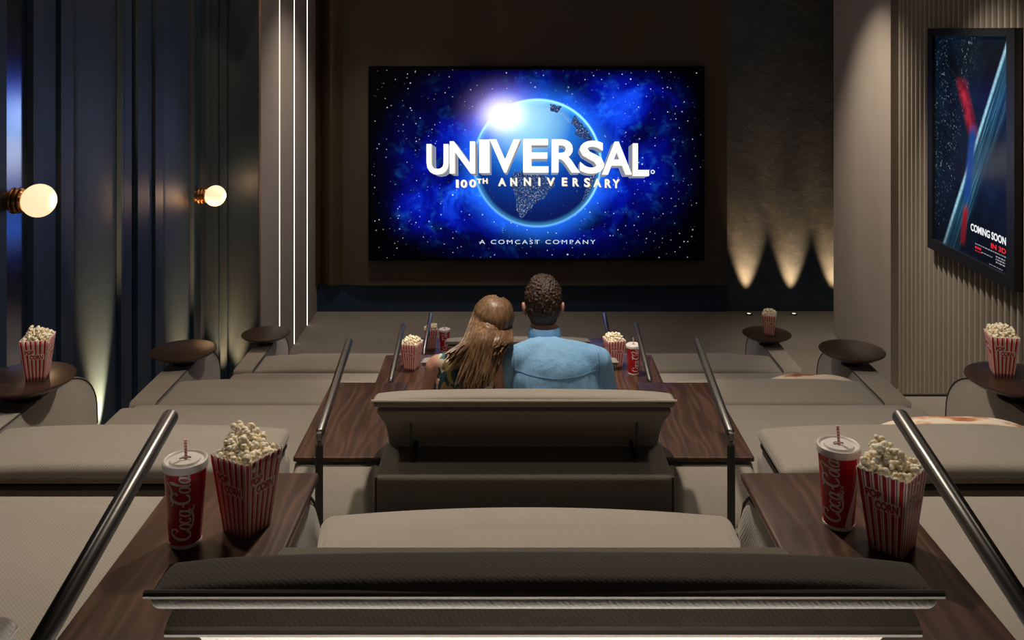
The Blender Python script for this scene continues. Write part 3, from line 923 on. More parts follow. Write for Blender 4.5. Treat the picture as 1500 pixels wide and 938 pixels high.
side_l = {1: 'left', -1: 'left'}
for k in (1, 2, 3, 4):
    dd = (-0.15, 0.056, 0.022) if k == 1 else (0, 0)
    labs = {1: 'taupe fabric love seat in the foreground with its wide padded headrest along the picture bottom',
            2: 'taupe fabric love seat in which the couple sits, raised headrest and dark hollow behind',
            3: 'taupe fabric love seat directly in front of the couple, mostly hidden by them',
            4: 'taupe fabric love seat nearest the screen in the farthest row, barely seen past the couple'}
    center_sofa(k, labs[k], *dd)
    for s in (-1, 1):
        sd = 'left' if s < 0 else 'right'
        side = 'left' if s < 0 else 'right'
        clab = {1: {-1: 'dark wooden console in the left foreground holding the large striped popcorn box and red cup',
                    1: 'dark wooden console in the right foreground holding the large red cup and striped popcorn box'},
                2: {-1: 'empty dark wooden console immediately left of the couple\'s love seat',
                    1: 'empty dark wooden console immediately right of the couple\'s love seat'},
                3: {-1: 'dark wooden console with one popcorn box, just left of the woman\'s shoulder',
                    1: 'dark wooden console with popcorn box and red cup, right of the man\'s shoulder'},
                4: {-1: 'farthest left dark wooden console holding a popcorn box and cup beside the woman\'s hair',
                    1: 'farthest right dark wooden console holding a small purple box'}}[k][s]
        console(k, s, clab)
        slab = {1: {-1: 'taupe side sofa cut off by the lower left corner, only its seat showing',
                    1: 'taupe side sofa cut off by the lower right corner, only its seat showing'},
                2: {-1: 'taupe side sofa with wide headrest behind the left foreground cup and popcorn',
                    1: 'taupe side sofa with wide headrest behind the right foreground cup and popcorn'},
                3: {-1: 'taupe side sofa on the left in the third row, between two round tables',
                    1: 'taupe side sofa on the right in the third row, empty round table on its arm'},
                4: {-1: 'taupe side sofa on the left in the farthest row, below the light lines',
                    1: 'taupe side sofa on the right in the farthest row, popcorn on its round table'}}[k][s]
        side_sofa(k, s, slab)
        if k > 1:
            tlab = {2: {-1: 'large looking dark round table at the left edge carrying a popcorn box',
                        1: 'large looking dark round table at the right edge carrying popcorn and a cup'},
                    3: {-1: 'empty dark round table in front of the blue panels, second from the left edge',
                        1: 'empty dark round table in front of the plain right pier'},
                    4: {-1: 'small empty dark round table below the glowing light lines',
                        1: 'small dark round table carrying a popcorn box below the blue back wall'}}[k][s]
            round_table(k, s, tlab)

# ------------------------------------------------------------------ handrails
def handrail(k, s, lab):
    # k: the row whose consoles it reaches over; its foot stands on the platform behind
    jy, jh = 3.20 + (YI[k] - YI[2]), 1.383 + (HI[k] - HI[2])
    ty, th = 3.79 + (YI[k] - YI[2]), 1.258 + (HI[k] - HI[2])
    if k == 1: jy, jh, ty, th = 1.265, 0.868, 1.81, 0.745
    floor = ZP[k - 1]
    x = CX + s * 0.705
    t = empty('handrail', (x, jy, floor), lab, 'handrail', 'metal handrails beside the consoles')
    z0 = EYE - jh - floor
    tube('post', [(0, 0, 0.0), (0, 0, z0 - 0.035)], 0.0135, steel_dark, t, 18)
    bm = bmesh.new(); add_lathe(bm, [(0, z0 - 0.04), (0.008, z0 - 0.04), (0.008, z0 - 0.022), (0.006, z0 - 0.02), (0.0105, z0 - 0.012), (0.0125, z0 - 0.002), (0.010, z0 + 0.008), (0, z0 + 0.012)], 16)
    link('joint', bm, steel, t)
    d = Vector((0, ty - jy, jh - th)); Lr = d.length; d.normalize()
    a = Vector((0, 0, z0)) + d * 0.006
    e = Vector((0, 0, z0)) + d * Lr
    tube('rail', [a, a + d * 0.003, a + d * 0.006, e - d * 0.004, e - d * 0.001, e], [0.012, 0.0145, 0.0155, 0.0155, 0.0145, 0.011], steel, t, 24)
    bm = bmesh.new(); add_lathe(bm, [(0, 0), (0.035, 0), (0.035, 0.006), (0.016, 0.008), (0.0, 0.008)], 20)
    link('foot_plate', bm, steel_dark, t)
HR = {1: {-1: 'thick sloping gunmetal handrail crossing the left foreground', 1: 'thick sloping gunmetal handrail crossing the right foreground'},
      2: {-1: 'jointed metal handrail on a post left of the couple\'s love seat', 1: 'jointed metal handrail on a post right of the couple\'s love seat'},
      3: {-1: 'thin metal handrail left of the popcorn box beside the woman', 1: 'thin metal handrail right of the red cup beside the man'},
      4: {-1: 'farthest thin metal handrail in front of popcorn beside the woman\'s hair', 1: 'farthest thin metal handrail rising behind the bright popcorn right of the man'}}
for k in (1, 2, 3, 4):
    for s in (-1, 1):
        handrail(k, s, HR[k][s])

# step light behind the foreground love seat
bm = bmesh.new(); add_rbox(bm, (CX - 0.58, 1.3101, 2.04), (CX + 0.58, 1.325, 2.078), 0.004, 2)
o = link('step_light', bm, led_hot, None)
tag(o, 'white step light strip on the floor edge behind the foreground love seat', 'step light')

# ------------------------------------------------------------------ popcorn and cups
def b_stripes(b):
    v = coords('UV')
    U, V_, _ = sep(v)
    f = E.m('FRACT', U * 6.0)
    s1_ = ss(f, 0.06, 0.08) * (1.0 - ss(f, 0.54, 0.56))
    s2_ = ss(f, 0.68, 0.70) * (1.0 - ss(f, 0.80, 0.82))
    red = sat(s1_ + s2_)
    # white label band shape, two stepped plates
    pl1 = ss(U, 0.10, 0.11) * (1.0 - ss(U, 0.52, 0.53)) * ss(V_, 0.66, 0.67) * (1.0 - ss(V_, 0.78, 0.79))
    pl2 = ss(U, 0.28, 0.29) * (1.0 - ss(U, 0.88, 0.89)) * ss(V_, 0.53, 0.54) * (1.0 - ss(V_, 0.66, 0.67))
    rim = ss(V_, 0.985, 0.99)
    red = sat(red - pl1 - pl2 - rim)
    lk(mixc(red, (0.72, 0.66, 0.60), (0.42, 0.012, 0.02)), b.inputs['Base Color'])
stripe_m = mat('red_white_striped_card', rough=0.5, spec=0.3, build=b_stripes)
cardin_m = mat('cream_card_inside', (0.55, 0.5, 0.42), 0.7)
redink_m = mat('red_ink', (0.42, 0.012, 0.02), 0.5)
def b_pop(b):
    v = coords('Object')
    lk(ramp(sat(nz(v, 55, 4, 0.6)), [(0.26, (0.50, 0.27, 0.08)), (0.38, (0.86, 0.72, 0.47)), (0.56, (0.95, 0.89, 0.74))]), b.inputs['Base Color'])
    b.inputs['Subsurface Weight'].default_value = 0.15
    b.inputs['Subsurface Radius'].default_value = (0.01, 0.007, 0.004)
pop_m = mat('popcorn', rough=0.6, build=b_pop)
corn_txt = [text_polys('POP', 0.055), text_polys('CORN', 0.055)]
def fslab(vs, fs): return vs, fs
BB, BT, BH = 0.036, 0.056, 0.175
def ico_template(sub):
    b = bmesh.new(); bmesh.ops.create_icosphere(b, subdivisions=sub, radius=1)
    b.verts.ensure_lookup_table()
    out = ([v.co.copy() for v in b.verts], [[v.index for v in f.verts] for f in b.faces]); b.free(); return out
ICO = {1: ico_template(1), 2: ico_template(2)}
def kernel_mesh(acc, c, r, rnd, sub=1):
    V_, F_ = acc
    tv, tf = ICO[sub]
    n = rnd.randint(4, 5)
    for i in range(n):
        d = Vector((rnd.gauss(0, 1), rnd.gauss(0, 1), rnd.gauss(0, 1))).normalized() * r * rnd.uniform(0.30, 0.60)
        rr = r * rnd.uniform(0.42, 0.66)
        m = Matrix.Translation(c + d) @ Matrix.Rotation(rnd.uniform(0, 6), 4, Vector((rnd.random(), rnd.random(), 1)).normalized()) @ Matrix.Diagonal((rr, rr * rnd.uniform(0.7, 1.1), rr * rnd.uniform(0.6, 1.0), 1))
        o_ = len(V_)
        V_.extend([m @ v for v in tv]); F_.extend([[q + o_ for q in f] for f in tf])
def popcorn_box(loc, rz, lab, seed, peak=(0.0, 0.0), detail=2, scale=1.0):
    rnd = random.Random(seed)
    t = empty('popcorn_box', loc, lab, 'popcorn box', 'striped popcorn boxes', R(rz))
    t.scale = (scale,) * 3
    bm = bmesh.new(); uvl = bm.loops.layers.uv.new('UVMap')
    N = 30; MV = 8
    cs = [(-1, -1), (1, -1), (1, 1), (-1, 1)]
    for f in range(4):
        a, b = Vector(cs[f]), Vector(cs[(f + 1) % 4])
        grid = []
        for j in range(MV + 1):
            v = j / MV; row = []
            for i in range(N + 1):
                u = i / N
                hw = BB + (BT - BB) * v
                z = BH * v
                dip = 0
                if j == MV:
                    z += 0.0022 * math.sin(u * 2 * PI * 8) - 0.010 * math.sin(PI * u) * 0.0
                p = (a + (b - a) * u) * hw
                row.append((p.x, p.y, z, u, v))
            grid.append(row)
        for j in range(MV):
            for i in range(N):
                q = [grid[j][i], grid[j][i + 1], grid[j + 1][i + 1], grid[j + 1][i]]
                fc = bm.faces.new([bm.verts.new(c[:3]) for c in q])
                for lp, c in zip(fc.loops, q): lp[uvl].uv = (c[3], c[4])
    bmesh.ops.remove_doubles(bm, verts=bm.verts[:], dist=1e-5)
    fb = bm.faces.new([bm.verts.new((x * BB, y * BB, 0.001)) for x, y in cs])
    me = link('carton', bm, [stripe_m, cardin_m], t)
    so = me.modifiers.new('s', 'SOLIDIFY'); so.thickness = 0.0012; so.offset = 1 if False else -1; so.material_offset = 1
    bm = bmesh.new()
    for f in range(4):
        a, b = Vector(cs[f]), Vector(cs[(f + 1) % 4])
        nrm = Vector(((a + b) / 2)).normalized()
        def fn(u, v, a=a, b=b, nrm=nrm):
            hw = BB + (BT - BB) * v
            p = (a + (b - a) * u) * hw + nrm * 0.0009
            return (p.x, p.y, BH * v + 0.0)
        (v1, f1), (v2, f2) = corn_txt
        sh = 0.04
        add_polys(bm, [(x, y + 0) for x, y in fit(v1, 0.13, 0.48, 0.675, 0.775)], f1, fn)
        add_polys(bm, fit(v2, 0.32, 0.84, 0.545, 0.655), f2, fn)
    link('pop_corn_lettering', bm, redink_m, t, smooth=False)
    # popcorn heap
    bm = ([], [])
    hw = BT * 0.93
    rows = 6
    for lay in range(5 if detail > 1 else 4):
        lh = BH - 0.014 + lay * 0.0125
        for i in range(rows):
            for j in range(rows):
                x = (-1 + 2 * (i + 0.5) / rows) * hw + rnd.uniform(-0.004, 0.004)
                y = (-1 + 2 * (j + 0.5) / rows) * hw + rnd.uniform(-0.004, 0.004)
                dd = math.hypot(x - peak[0], y - peak[1]) / (hw * 1.25)
                top = BH + 0.004 + 0.046 * max(0, 1 - dd * 1.05) ** 1.1
                if lh > top + 0.004: continue
                kernel_mesh(bm, Vector((x * 0.94, y * 0.94, lh + rnd.uniform(-0.004, 0.004))), rnd.uniform(0.0115, 0.0150), rnd, 1 if detail < 2 else 2)
    me = bpy.data.meshes.new('popcorn'); me.from_pydata(bm[0], [], bm[1]); me.materials.append(pop_m)
    me.polygons.foreach_set('use_smooth', [True] * len(me.polygons))
    o = bpy.data.objects.new('popcorn', me); COL.objects.link(o); o.parent = t; o['kind'] = 'stuff'
    return t

def b_cup(b):
    lk(mixc(0.0, (0.50, 0.006, 0.012), (0.5, 0, 0)), b.inputs['Base Color'])
cup_m = mat('red_paper_cup', (0.46, 0.006, 0.012), 0.38)
lid_m = mat('white_plastic_lid', (0.68, 0.65, 0.62), 0.4)
ink_m = mat('white_ink', (0.72, 0.70, 0.68), 0.5)
straw_m = mat('pink_striped_straw', rough=0.4, build=lambda b: lk(mixc(ss(wave(coords('Object', rot=(R(40), 0, 0)), 60, 'Z'), 0.45, 0.55), (0.75, 0.6, 0.55), (0.6, 0.15, 0.15)), b.inputs['Base Color']))
# script lettering as strokes: (x, y, half width)
def arc(cx, cy, rx, ry, a0, a1, n=10, w=0.05, w2=None, thin=0.02):
    out = []
    for i in range(n + 1):
        t = i / n; a = R(a0 + (a1 - a0) * t)
        ww = thin + (w - thin) * abs(math.cos(a)) ** 0.8 if w2 is None else w + (w2 - w) * t
        out.append((cx + rx * math.cos(a), cy + ry * math.sin(a), ww))
    return out
def sl(st, dx, k=0.22): return [(x + dx + k * y, y, w_) for x, y, w_ in st]
def script():
    S = []
    big = arc(0.48, 0.52, 0.42, 0.50, 50, 318, 22, 0.085)
    hook = [(0.74, 0.92, 0.03), (0.80, 0.76, 0.045), (0.70, 0.66, 0.03), (0.60, 0.74, 0.02)]
    S.append(sl(big, 0)); S.append(sl(spline(hook, 5), 0))
    S.append(sl(arc(1.10, 0.27, 0.20, 0.27, 0, 360, 22, 0.06), 0))           # o
    S.append(sl(arc(1.60, 0.27, 0.21, 0.27, 45, 320, 18, 0.06), 0))           # c
    S.append(sl(arc(2.12, 0.27, 0.20, 0.27, 0, 360, 22, 0.06), 0))           # a
    S.append(sl(spline([(2.34, 0.54, 0.05), (2.33, 0.2, 0.055), (2.40, 0.02, 0.04), (2.55, 0.10, 0.02)], 6), 0))
    S.append(sl([(2.60, 0.34, 0.03), (2.70, 0.36, 0.045), (2.78, 0.38, 0.03)], 0))
    S.append(sl(arc(3.30, 0.52, 0.42, 0.50, 50, 318, 22, 0.085), 0)); S.append(sl(spline(hook, 5), 2.82))
    # long tail sweeping back under the word
    S.append(spline([(0.82, 0.18, 0.03), (1.1, -0.06, 0.035), (1.7, -0.16, 0.04), (2.3, -0.08, 0.05), (2.6, -0.2, 0.03), (2.75, -0.10, 0.02)], 6))
    S.append(spline([(2.75, 1.05, 0.02), (2.95, 0.92, 0.05), (3.3, 1.02, 0.06), (3.9, 0.98, 0.05), (4.3, 1.12, 0.04), (4.55, 1.28, 0.03)], 6))
    S.append(sl(arc(3.96, 0.27, 0.20, 0.27, 0, 360, 22, 0.06), 0))
    S.append(sl(spline([(4.24, 0.3, 0.03), (4.42, 0.8, 0.03), (4.40, 1.02, 0.04), (4.30, 0.98, 0.05), (4.28, 0.5, 0.06), (4.32, 0.05, 0.05), (4.45, 0.03, 0.03)], 6), 0))
    S.append(sl(arc(4.74, 0.27, 0.19, 0.27, 0, 360, 22, 0.06), 0))
    S.append(sl(spline([(4.94, 0.54, 0.05), (4.93, 0.2, 0.055), (5.0, 0.02, 0.04), (5.14, 0.12, 0.02)], 6), 0))
    return S
SCRIPT = script()
CB, CT, CH = 0.0335, 0.0455, 0.172
def cup(loc, rz, lab, kind='script', text_ang=0.0):
    t = empty('drink_cup', loc, lab, 'drink cup', 'red paper drink cups', R(rz))
    lathe('cup_body', [(0, 0.004), (CB - 0.004, 0.004), (CB - 0.003, 0.0), (CB, 0.001), (CB + 0.0006, 0.006), (CT, CH), (CT - 0.002, CH), (CB - 0.001, 0.01), (0, 0.01)], cup_m, t, 48)
    lathe('white_base_band', [(CB + 0.0002, 0.0005), (CB + 0.0012, 0.001), (CB + 0.0016, 0.008), (CB + 0.0004, 0.0084)], ink_m, t, 48)
    ld = lathe('lid', [(CT - 0.001, CH - 0.006), (CT + 0.003, CH - 0.006), (CT + 0.0032, CH + 0.004), (CT + 0.002, CH + 0.009), (CT - 0.001, CH + 0.011), (CT - 0.004, CH + 0.0095), (CT - 0.006, CH + 0.006),
                       (CT - 0.012, CH + 0.006), (CT - 0.0135, CH + 0.0105), (CT - 0.018, CH + 0.011), (0.012, CH + 0.011), (0.010, CH + 0.008), (0, CH + 0.008)], lid_m, t, 56)
    bm = bmesh.new()
    for a in (20, 140, 200, 320):
        a = R(a); add_box(bm, (-0.0005 + 0.014 * math.cos(a), -0.0005 + 0.014 * math.sin(a), CH + 0.0085), (0.0005 + 0.02 * math.cos(a), 0.0008 + 0.02 * math.sin(a), CH + 0.0118)) if False else None
    add_tube(bm, [(-0.012, -0.004, CH + 0.0112), (0, 0, CH + 0.0112), (0.012, 0.004, CH + 0.0112)], 0.0010, 6)
    link('straw_slot', bm, black_m, ld)
    tube('straw', [(0.002, 0.0, 0.02), (0.001, 0.001, CH + 0.012), (-0.001, 0.003, CH + 0.050)], 0.0032, straw_m, t, 12)
    # writing, read upwards; text x -> height, text y -> around the cup
    bm = bmesh.new()
    s = (CH * 0.86) / 5.2
    def fn(x, y):
        z = 0.018 + x * s
        r = CB + (CT - CB) * z / CH + 0.0007
        a = R(text_ang) - (y - 0.45) * s * 1.45 / r
        return (r * math.cos(a), r * math.sin(a), z)
    for st in SCRIPT:
        L_, R_ = [], []
        for i in range(len(st)):
            x, y, w_ = st[i]
            x0, y0, _ = st[max(i - 1, 0)]; x1, y1, _ = st[min(i + 1, len(st) - 1)]
            dx, dy = x1 - x0, y1 - y0; l = math.hypot(dx, dy) or 1
            nx, ny = -dy / l * w_ * 1.25, dx / l * w_ * 1.25
            L_.append(bm.verts.new(fn(x + nx, y + ny))); R_.append(bm.verts.new(fn(x - nx, y - ny)))
        for i in range(len(st) - 1): bm.faces.new((L_[i], L_[i + 1], R_[i + 1], R_[i]))
    link('script_lettering', bm, ink_m, t, smooth=False)
    if kind == 'ribbon':
        bm = bmesh.new()
        def pt(z, a): 
            r = CB + (CT - CB) * z / CH + 0.0008; return (r * math.cos(R(a)), r * math.sin(R(a)), z)
        n = 24; prev = None
        for i in range(n + 1):
            q = i / n; z = 0.009 + (CH - 0.016) * q
            c = text_ang + 74 - 16 * math.cos(q * PI * 1.15 + 0.3)
            wd = 3 + 11 * (1 - q) ** 1.5 + 4 * q ** 4
            row = [bm.verts.new(pt(z, c - wd + 2 * wd * j / 4)) for j in range(5)]
            if prev:
                for j in range(4): bm.faces.new((prev[j], prev[j + 1], row[j + 1], row[j]))
            prev = row
        link('ribbon_stripe', bm, ink_m, t, smooth=False)
        vs, fs = text_polys('classic', 0.008, 1.1)
        vv = fit(vs, 0, 1.0, 0, 0.28)
        bm = bmesh.new()
        def fn2(x, y):
            z = 0.068 + x * 0.040
            r = CB + (CT - CB) * z / CH + 0.0008
            a = R(text_ang + 38) - (y) * 0.040 / r
            return (r * math.cos(a), r * math.sin(a), z)
        add_polys(bm, vv, fs, fn2)
        link('small_lettering', bm, ink_m, t, smooth=False)
    return t
def tz(k): return FZ[k] + 0.62
def rtz(k): return FZ[k] + 0.722 + 0.090
popcorn_box((-0.597, 2.106, tz(1)), -31, 'large striped popcorn box on the left foreground console beside the red cup', 1, (-0.03, 0.012), 2)
popcorn_box((0.825, 2.03, tz(1)), -44, 'large striped popcorn box on the right foreground console in front of the rail', 2, (-0.03, 0.01), 2)
cup((-0.716, 2.05, tz(1)), 0, 'red drink cup with white script on the left foreground console', 'script', -82)
cup((0.741, 2.122, tz(1)), 0, 'red drink cup with white ribbon stripe on the right foreground console', 'ribbon', -132)
popcorn_box((-0.640, 5.96, tz(3)), -18, 'striped popcorn box on the console left of the woman\'s shoulder, nearer of two', 3, (0, 0), 1)
popcorn_box((0.655, 6.0, tz(3)), 14, 'brightly lit striped popcorn box beside the cup right of the man', 4, (0, 0), 1, 1.05)
cup((0.765, 5.89, tz(3)), 0, 'red drink cup standing right of the bright popcorn box near the man', 'script', -75)
popcorn_box((-0.685, 7.88, tz(4)), 8, 'striped popcorn box on the farthest left console beside a red cup', 5, (0.01, 0), 1)
cup((-0.565, 7.83, tz(4)), 0, 'small looking red drink cup on the farthest left console by the woman\'s shoulder', 'script', -80)
popcorn_box((-1.965, 3.875, rtz(2)), 12, 'striped popcorn box on the round table at the left edge', 6, (0.0, 0.01), 1)
popcorn_box((2.05, 3.915, rtz(2)), -12, 'striped popcorn box on the round table at the right edge', 7, (0.0, 0.01), 1)
cup((2.185, 3.86, rtz(2)), 0, 'red drink cup cut off by the right edge of the picture', 'script', -60)
popcorn_box((2.105, 7.65, rtz(4)), -20, 'small looking striped popcorn box on the round table below the back wall', 8, (0, 0), 1)

# purple box on the farthest right console
purple = mat('purple_card', (0.13, 0.07, 0.20), 0.5)
pb = empty('gift_box', (0.70, 7.72, tz(4)), 'small purple box on the farthest right console, peeking past the man', 'box')
rbox('box_body', (-0.07, -0.05, 0.0), (0.07, 0.05, 0.066), purple, pb, 0.003)
rbox('box_lid', (-0.073, -0.053, 0.062), (0.073, 0.053, 0.084), purple, pb, 0.003)

# folded throws on the right side sofas
def b_throw(b):
    v = coords('Object')
    lk(ramp(nz(coords('Object', (1.2, 3, 3)), 3.2, 3), [(0.40, (0.72, 0.62, 0.50)), (0.54, (0.80, 0.70, 0.58)), (0.60, (0.55, 0.22, 0.10)), (0.68, (0.30, 0.08, 0.05))]), b.inputs['Base Color'])
throw_m = mat('cream_rust_throw', rough=0.9, build=b_throw)
def throw(k, x0, x1, lab):
    t0 = YI[k]
    def df(c):
        c = c.copy(); u = (c.x - x0) / (x1 - x0)
        c.z += (0.012 * math.sin(PI * min(1, max(0, u))) + 0.003 * math.sin(u * 9)) * (c.z > w0 + 0.04)
        if c.z > w0 + 0.04: c.z -= 0.035 * abs(2 * u - 1.0) ** 3
        return c
    w0 = FZ[k] + 0.604
    o = rbox('folded_throw', (x0, t0 - 0.735, w0), (x1, t0 - 0.665, w0 + 0.124), throw_m, None, 0.007, 3, (30, 4, 1), df)
    tag(o, lab, 'throw blanket', 'cream throws on the headrests')
throw(2, 1.42, 2.02, 'cream and rust throw peeking over the nearer right headrest by the right picture edge')
throw(3, 1.50, 2.03, 'thin cream and rust throw peeking over the farther right headrest')

# ------------------------------------------------------------------ people
def add_caps(bm, p0, r0, p1, r1, seg=14):
    p0, p1 = Vector(p0), Vector(p1)
    d = p1 - p0; n = 5
    pts, rr = [], []
    L_ = d.length; d.normalize()
    for i in range(4, 0, -1):
        a = PI / 2 * i / 4.0 * 0.98; pts.append(p0 - d * r0 * math.sin(a)); rr.append(r0 * math.cos(a))
    for i in range(n + 1):
        pts.append(p0 + d * L_ * i / n); rr.append(r0 + (r1 - r0) * i / n)
    for i in range(1, 5):
        a = PI / 2 * i / 4.0 * 0.98; pts.append(p1 + d * r1 * math.sin(a)); rr.append(r1 * math.cos(a))
    add_tube(bm, pts, rr, seg)
def add_ell(bm, c, rad, rot=(0, 0, 0), sub=3):
    m = Matrix.Translation(Vector(c)) @ Euler(rot).to_matrix().to_4x4() @ Matrix.Diagonal((*rad, 1))
    bmesh.ops.create_icosphere(bm, subdivisions=sub, radius=1, matrix=m)
def remesh(name, bm, m, parent, voxel=0.007, smooth=6, disp=None):
    me = bpy.data.meshes.new(name); bm.to_mesh(me); bm.free()
    o = bpy.data.objects.new(name, me); COL.objects.link(o)
    r_ = o.modifiers.new('r', 'REMESH'); r_.mode = 'VOXEL'; r_.voxel_size = voxel; r_.use_smooth_shade = True
    s_ = o.modifiers.new('s', 'SMOOTH'); s_.factor = 0.5; s_.iterations = smooth
    dg = bpy.context.evaluated_depsgraph_get()
    me2 = bpy.data.meshes.new_from_object(o.evaluated_get(dg))
    bpy.data.objects.remove(o); bpy.data.meshes.remove(me)
    if disp:
        for v in me2.vertices: v.co = disp(v.co, v.normal)
    me2.name = name
    me2.materials.clear()
    for x in (m if isinstance(m, (list, tuple)) else [m]): me2.materials.append(x)
    me2.polygons.foreach_set('use_smooth', [True] * len(me2.polygons))
    o = bpy.data.objects.new(name, me2); COL.objects.link(o)
    if parent: o.parent = parent
    return o
def b_skin(c0, c1):
    def f(b):
        lk(ramp(nz(coords('Object'), 12, 4), [(0.3, c0), (0.7, c1)]), b.inputs['Base Color'])
        b.inputs['Subsurface Weight'].default_value = 0.15
        b.inputs['Subsurface Radius'].default_value = (0.02, 0.008, 0.004)
    return f
skin = mat('skin', rough=0.5, build=b_skin((0.50, 0.26, 0.19), (0.60, 0.33, 0.25)))
lip_m = mat('lips', (0.45, 0.14, 0.12), 0.4)
eye_m = mat('eye_white', (0.7, 0.7, 0.68), 0.2); iris_m = mat('iris', (0.05, 0.03, 0.02), 0.2)
def b_denim(b):
    v = coords('Object')
    f = nz(coords('Object', (1, 1, 0.15)), 260, 2) * 0.4 + nz(coords('Object', (0.15, 1, 1)), 260, 2) * 0.3 + nz(v, 5, 4) * 0.5
    lk(ramp(f, [(0.35, (0.14, 0.34, 0.62)), (0.75, (0.30, 0.56, 0.86))]), b.inputs['Base Color'])
    bump(b, nz(coords('Object', (1, 1, 0.5)), 14, 4, 0.6, 0.8), 0.35, 0.02)
shirt_m = mat('light_blue_chambray', rough=0.85, spec=0.2, build=b_denim)
seam_m = mat('chambray_seam', (0.10, 0.22, 0.36), 0.85, spec=0.2)
def b_floral(b):
    v = coords('Object', (1, 1, 0.8))
    d = E.nt.nodes.new('ShaderNodeTexNoise'); d.inputs['Scale'].default_value = 14; lk(v, d.inputs['Vector'])
    vm = E.nt.nodes.new('ShaderNodeVectorMath'); vm.operation = 'MULTIPLY_ADD'
    lk(d.outputs['Color'], vm.inputs[0]); vm.inputs[1].default_value = (0.09, 0.09, 0.09); lk(v, vm.inputs[2])
    vn = E.nt.nodes.new('ShaderNodeTexVoronoi'); vn.inputs['Scale'].default_value = 26; lk(vm.outputs[0], vn.inputs['Vector'])
    s_ = E.nt.nodes.new('ShaderNodeSeparateColor'); lk(vn.outputs['Color'], s_.inputs[0])
    c = ramp(E(s_.outputs[0]), [(0.0, (0.02, 0.04, 0.05)), (0.28, (0.03, 0.08, 0.10)), (0.40, (0.62, 0.52, 0.38)), (0.58, (0.05, 0.16, 0.20)), (0.68, (0.70, 0.62, 0.50)), (0.80, (0.60, 0.30, 0.25)), (0.88, (0.22, 0.15, 0.07))], 'CONSTANT')
    lk(c, b.inputs['Base Color'])
floral_m = mat('floral_print_cotton', rough=0.85, spec=0.2, build=b_floral)
def b_hair(c0, c1, c2, zs=1.0):
    def f(b):
        v = coords('Object', (1, 1, 0.08))
        lk(ramp(sat(nz(v, 90, 3) * 0.55 + nz(coords('Object'), 9, 3) * 0.45), [(0.3, c0), (0.5, c1), (0.72, c2)]), b.inputs['Base Color'])
    return f
hair_w = mat('long_light_brown_hair', rough=0.42, build=b_hair((0.08, 0.04, 0.02), (0.20, 0.115, 0.06), (0.46, 0.30, 0.17)))
hair_m = mat('short_dark_brown_hair', rough=0.6, build=b_hair((0.022, 0.012, 0.008), (0.045, 0.025, 0.016), (0.10, 0.055, 0.035)))
pants_m = mat('dark_trousers', (0.03, 0.035, 0.05), 0.9)
shoe_m = mat('brown_shoe_leather', (0.10, 0.05, 0.03), 0.5)

def head_parts(bm, c, rot, s=1.0):
    """skull, jaw, nose, ears, looking along +Y before rot"""
    M = Matrix.Translation(Vector(c)) @ Euler(rot).to_matrix().to_4x4() @ Matrix.Scale(s, 4)
    def e(p, rad):
        m = M @ Matrix.Translation(Vector(p)) @ Matrix.Diagonal((*rad, 1)); bmesh.ops.create_icosphere(bm, subdivisions=3, radius=1, matrix=m)
    e((0, -0.008, 0.025), (0.074, 0.092, 0.088)); e((0, 0.025, -0.035), (0.060, 0.066, 0.070)); e((0, 0.058, -0.085), (0.028, 0.028, 0.026))
    e((0, 0.093, -0.020), (0.010, 0.012, 0.024)); e((0, 0.102, -0.036), (0.015, 0.014, 0.011)); e((0, 0.088, 0.018), (0.045, 0.014, 0.012))
    e((0, 0.080, -0.063), (0.024, 0.016, 0.013))
    for s_ in (-1, 1):
        e((s_ * 0.079, -0.004, -0.015), (0.012, 0.020, 0.030)); e((s_ * 0.040, 0.066, -0.028), (0.022, 0.022, 0.022))
    return M
def face_bits(M, parent):
    bm = bmesh.new()
    for s_ in (-1, 1):
        bmesh.ops.create_icosphere(bm, subdivisions=2, radius=1, matrix=M @ Matrix.Translation((s_ * 0.031, 0.083, 0.0)) @ Matrix.Diagonal((0.0135, 0.008, 0.007, 1)))
    link('eyes', bm, eye_m, parent)
    bm = bmesh.new()
    for s_ in (-1, 1):
        bmesh.ops.create_icosphere(bm, subdivisions=2, radius=1, matrix=M @ Matrix.Translation((s_ * 0.031, 0.0885, 0.0)) @ Matrix.Diagonal((0.005, 0.004, 0.005, 1)))
    link('irises', bm, iris_m, parent)
    bm = bmesh.new()
    bmesh.ops.create_icosphere(bm, subdivisions=2, radius=1, matrix=M @ Matrix.Translation((0, 0.0955, -0.063)) @ Matrix.Diagonal((0.022, 0.005, 0.006, 1)))
    link('lips', bm, lip_m, parent)
def hand(bm, wrist, dirv, up, side):
    """palm and five curled fingers"""
    w_ = Vector(wrist); d = Vector(dirv).normalized(); u = Vector(up).normalized(); sd = d.cross(u).normalized() * side
    rot = Matrix((sd, d, u)).transposed()
    m = Matrix.Translation(w_ + d * 0.045) @ rot.to_4x4() @ Matrix.Diagonal((0.040, 0.050, 0.016, 1))
    bmesh.ops.create_icosphere(bm, subdivisions=3, radius=1, matrix=m)
    for i, (off, ln) in enumerate(((-0.030, 0.064), (-0.010, 0.074), (0.010, 0.070), (0.029, 0.055))):
        a = w_ + d * 0.082 + sd * off; b = a + d * ln * 0.5 - u * 0.008; c = b + d * ln * 0.35 - u * 0.022
        add_caps(bm, a, 0.0088, b, 0.0082, 10); add_caps(bm, b, 0.0082, c, 0.0072, 10)
    a = w_ + d * 0.025 - sd * 0.032; b = a + d * 0.03 - sd * 0.026 - u * 0.004; c = b + d * 0.028 - sd * 0.006 - u * 0.010
    add_caps(bm, a, 0.0115, b, 0.0098, 10); add_caps(bm, b, 0.0098, c, 0.0085, 10)

Z2 = FZ[2]
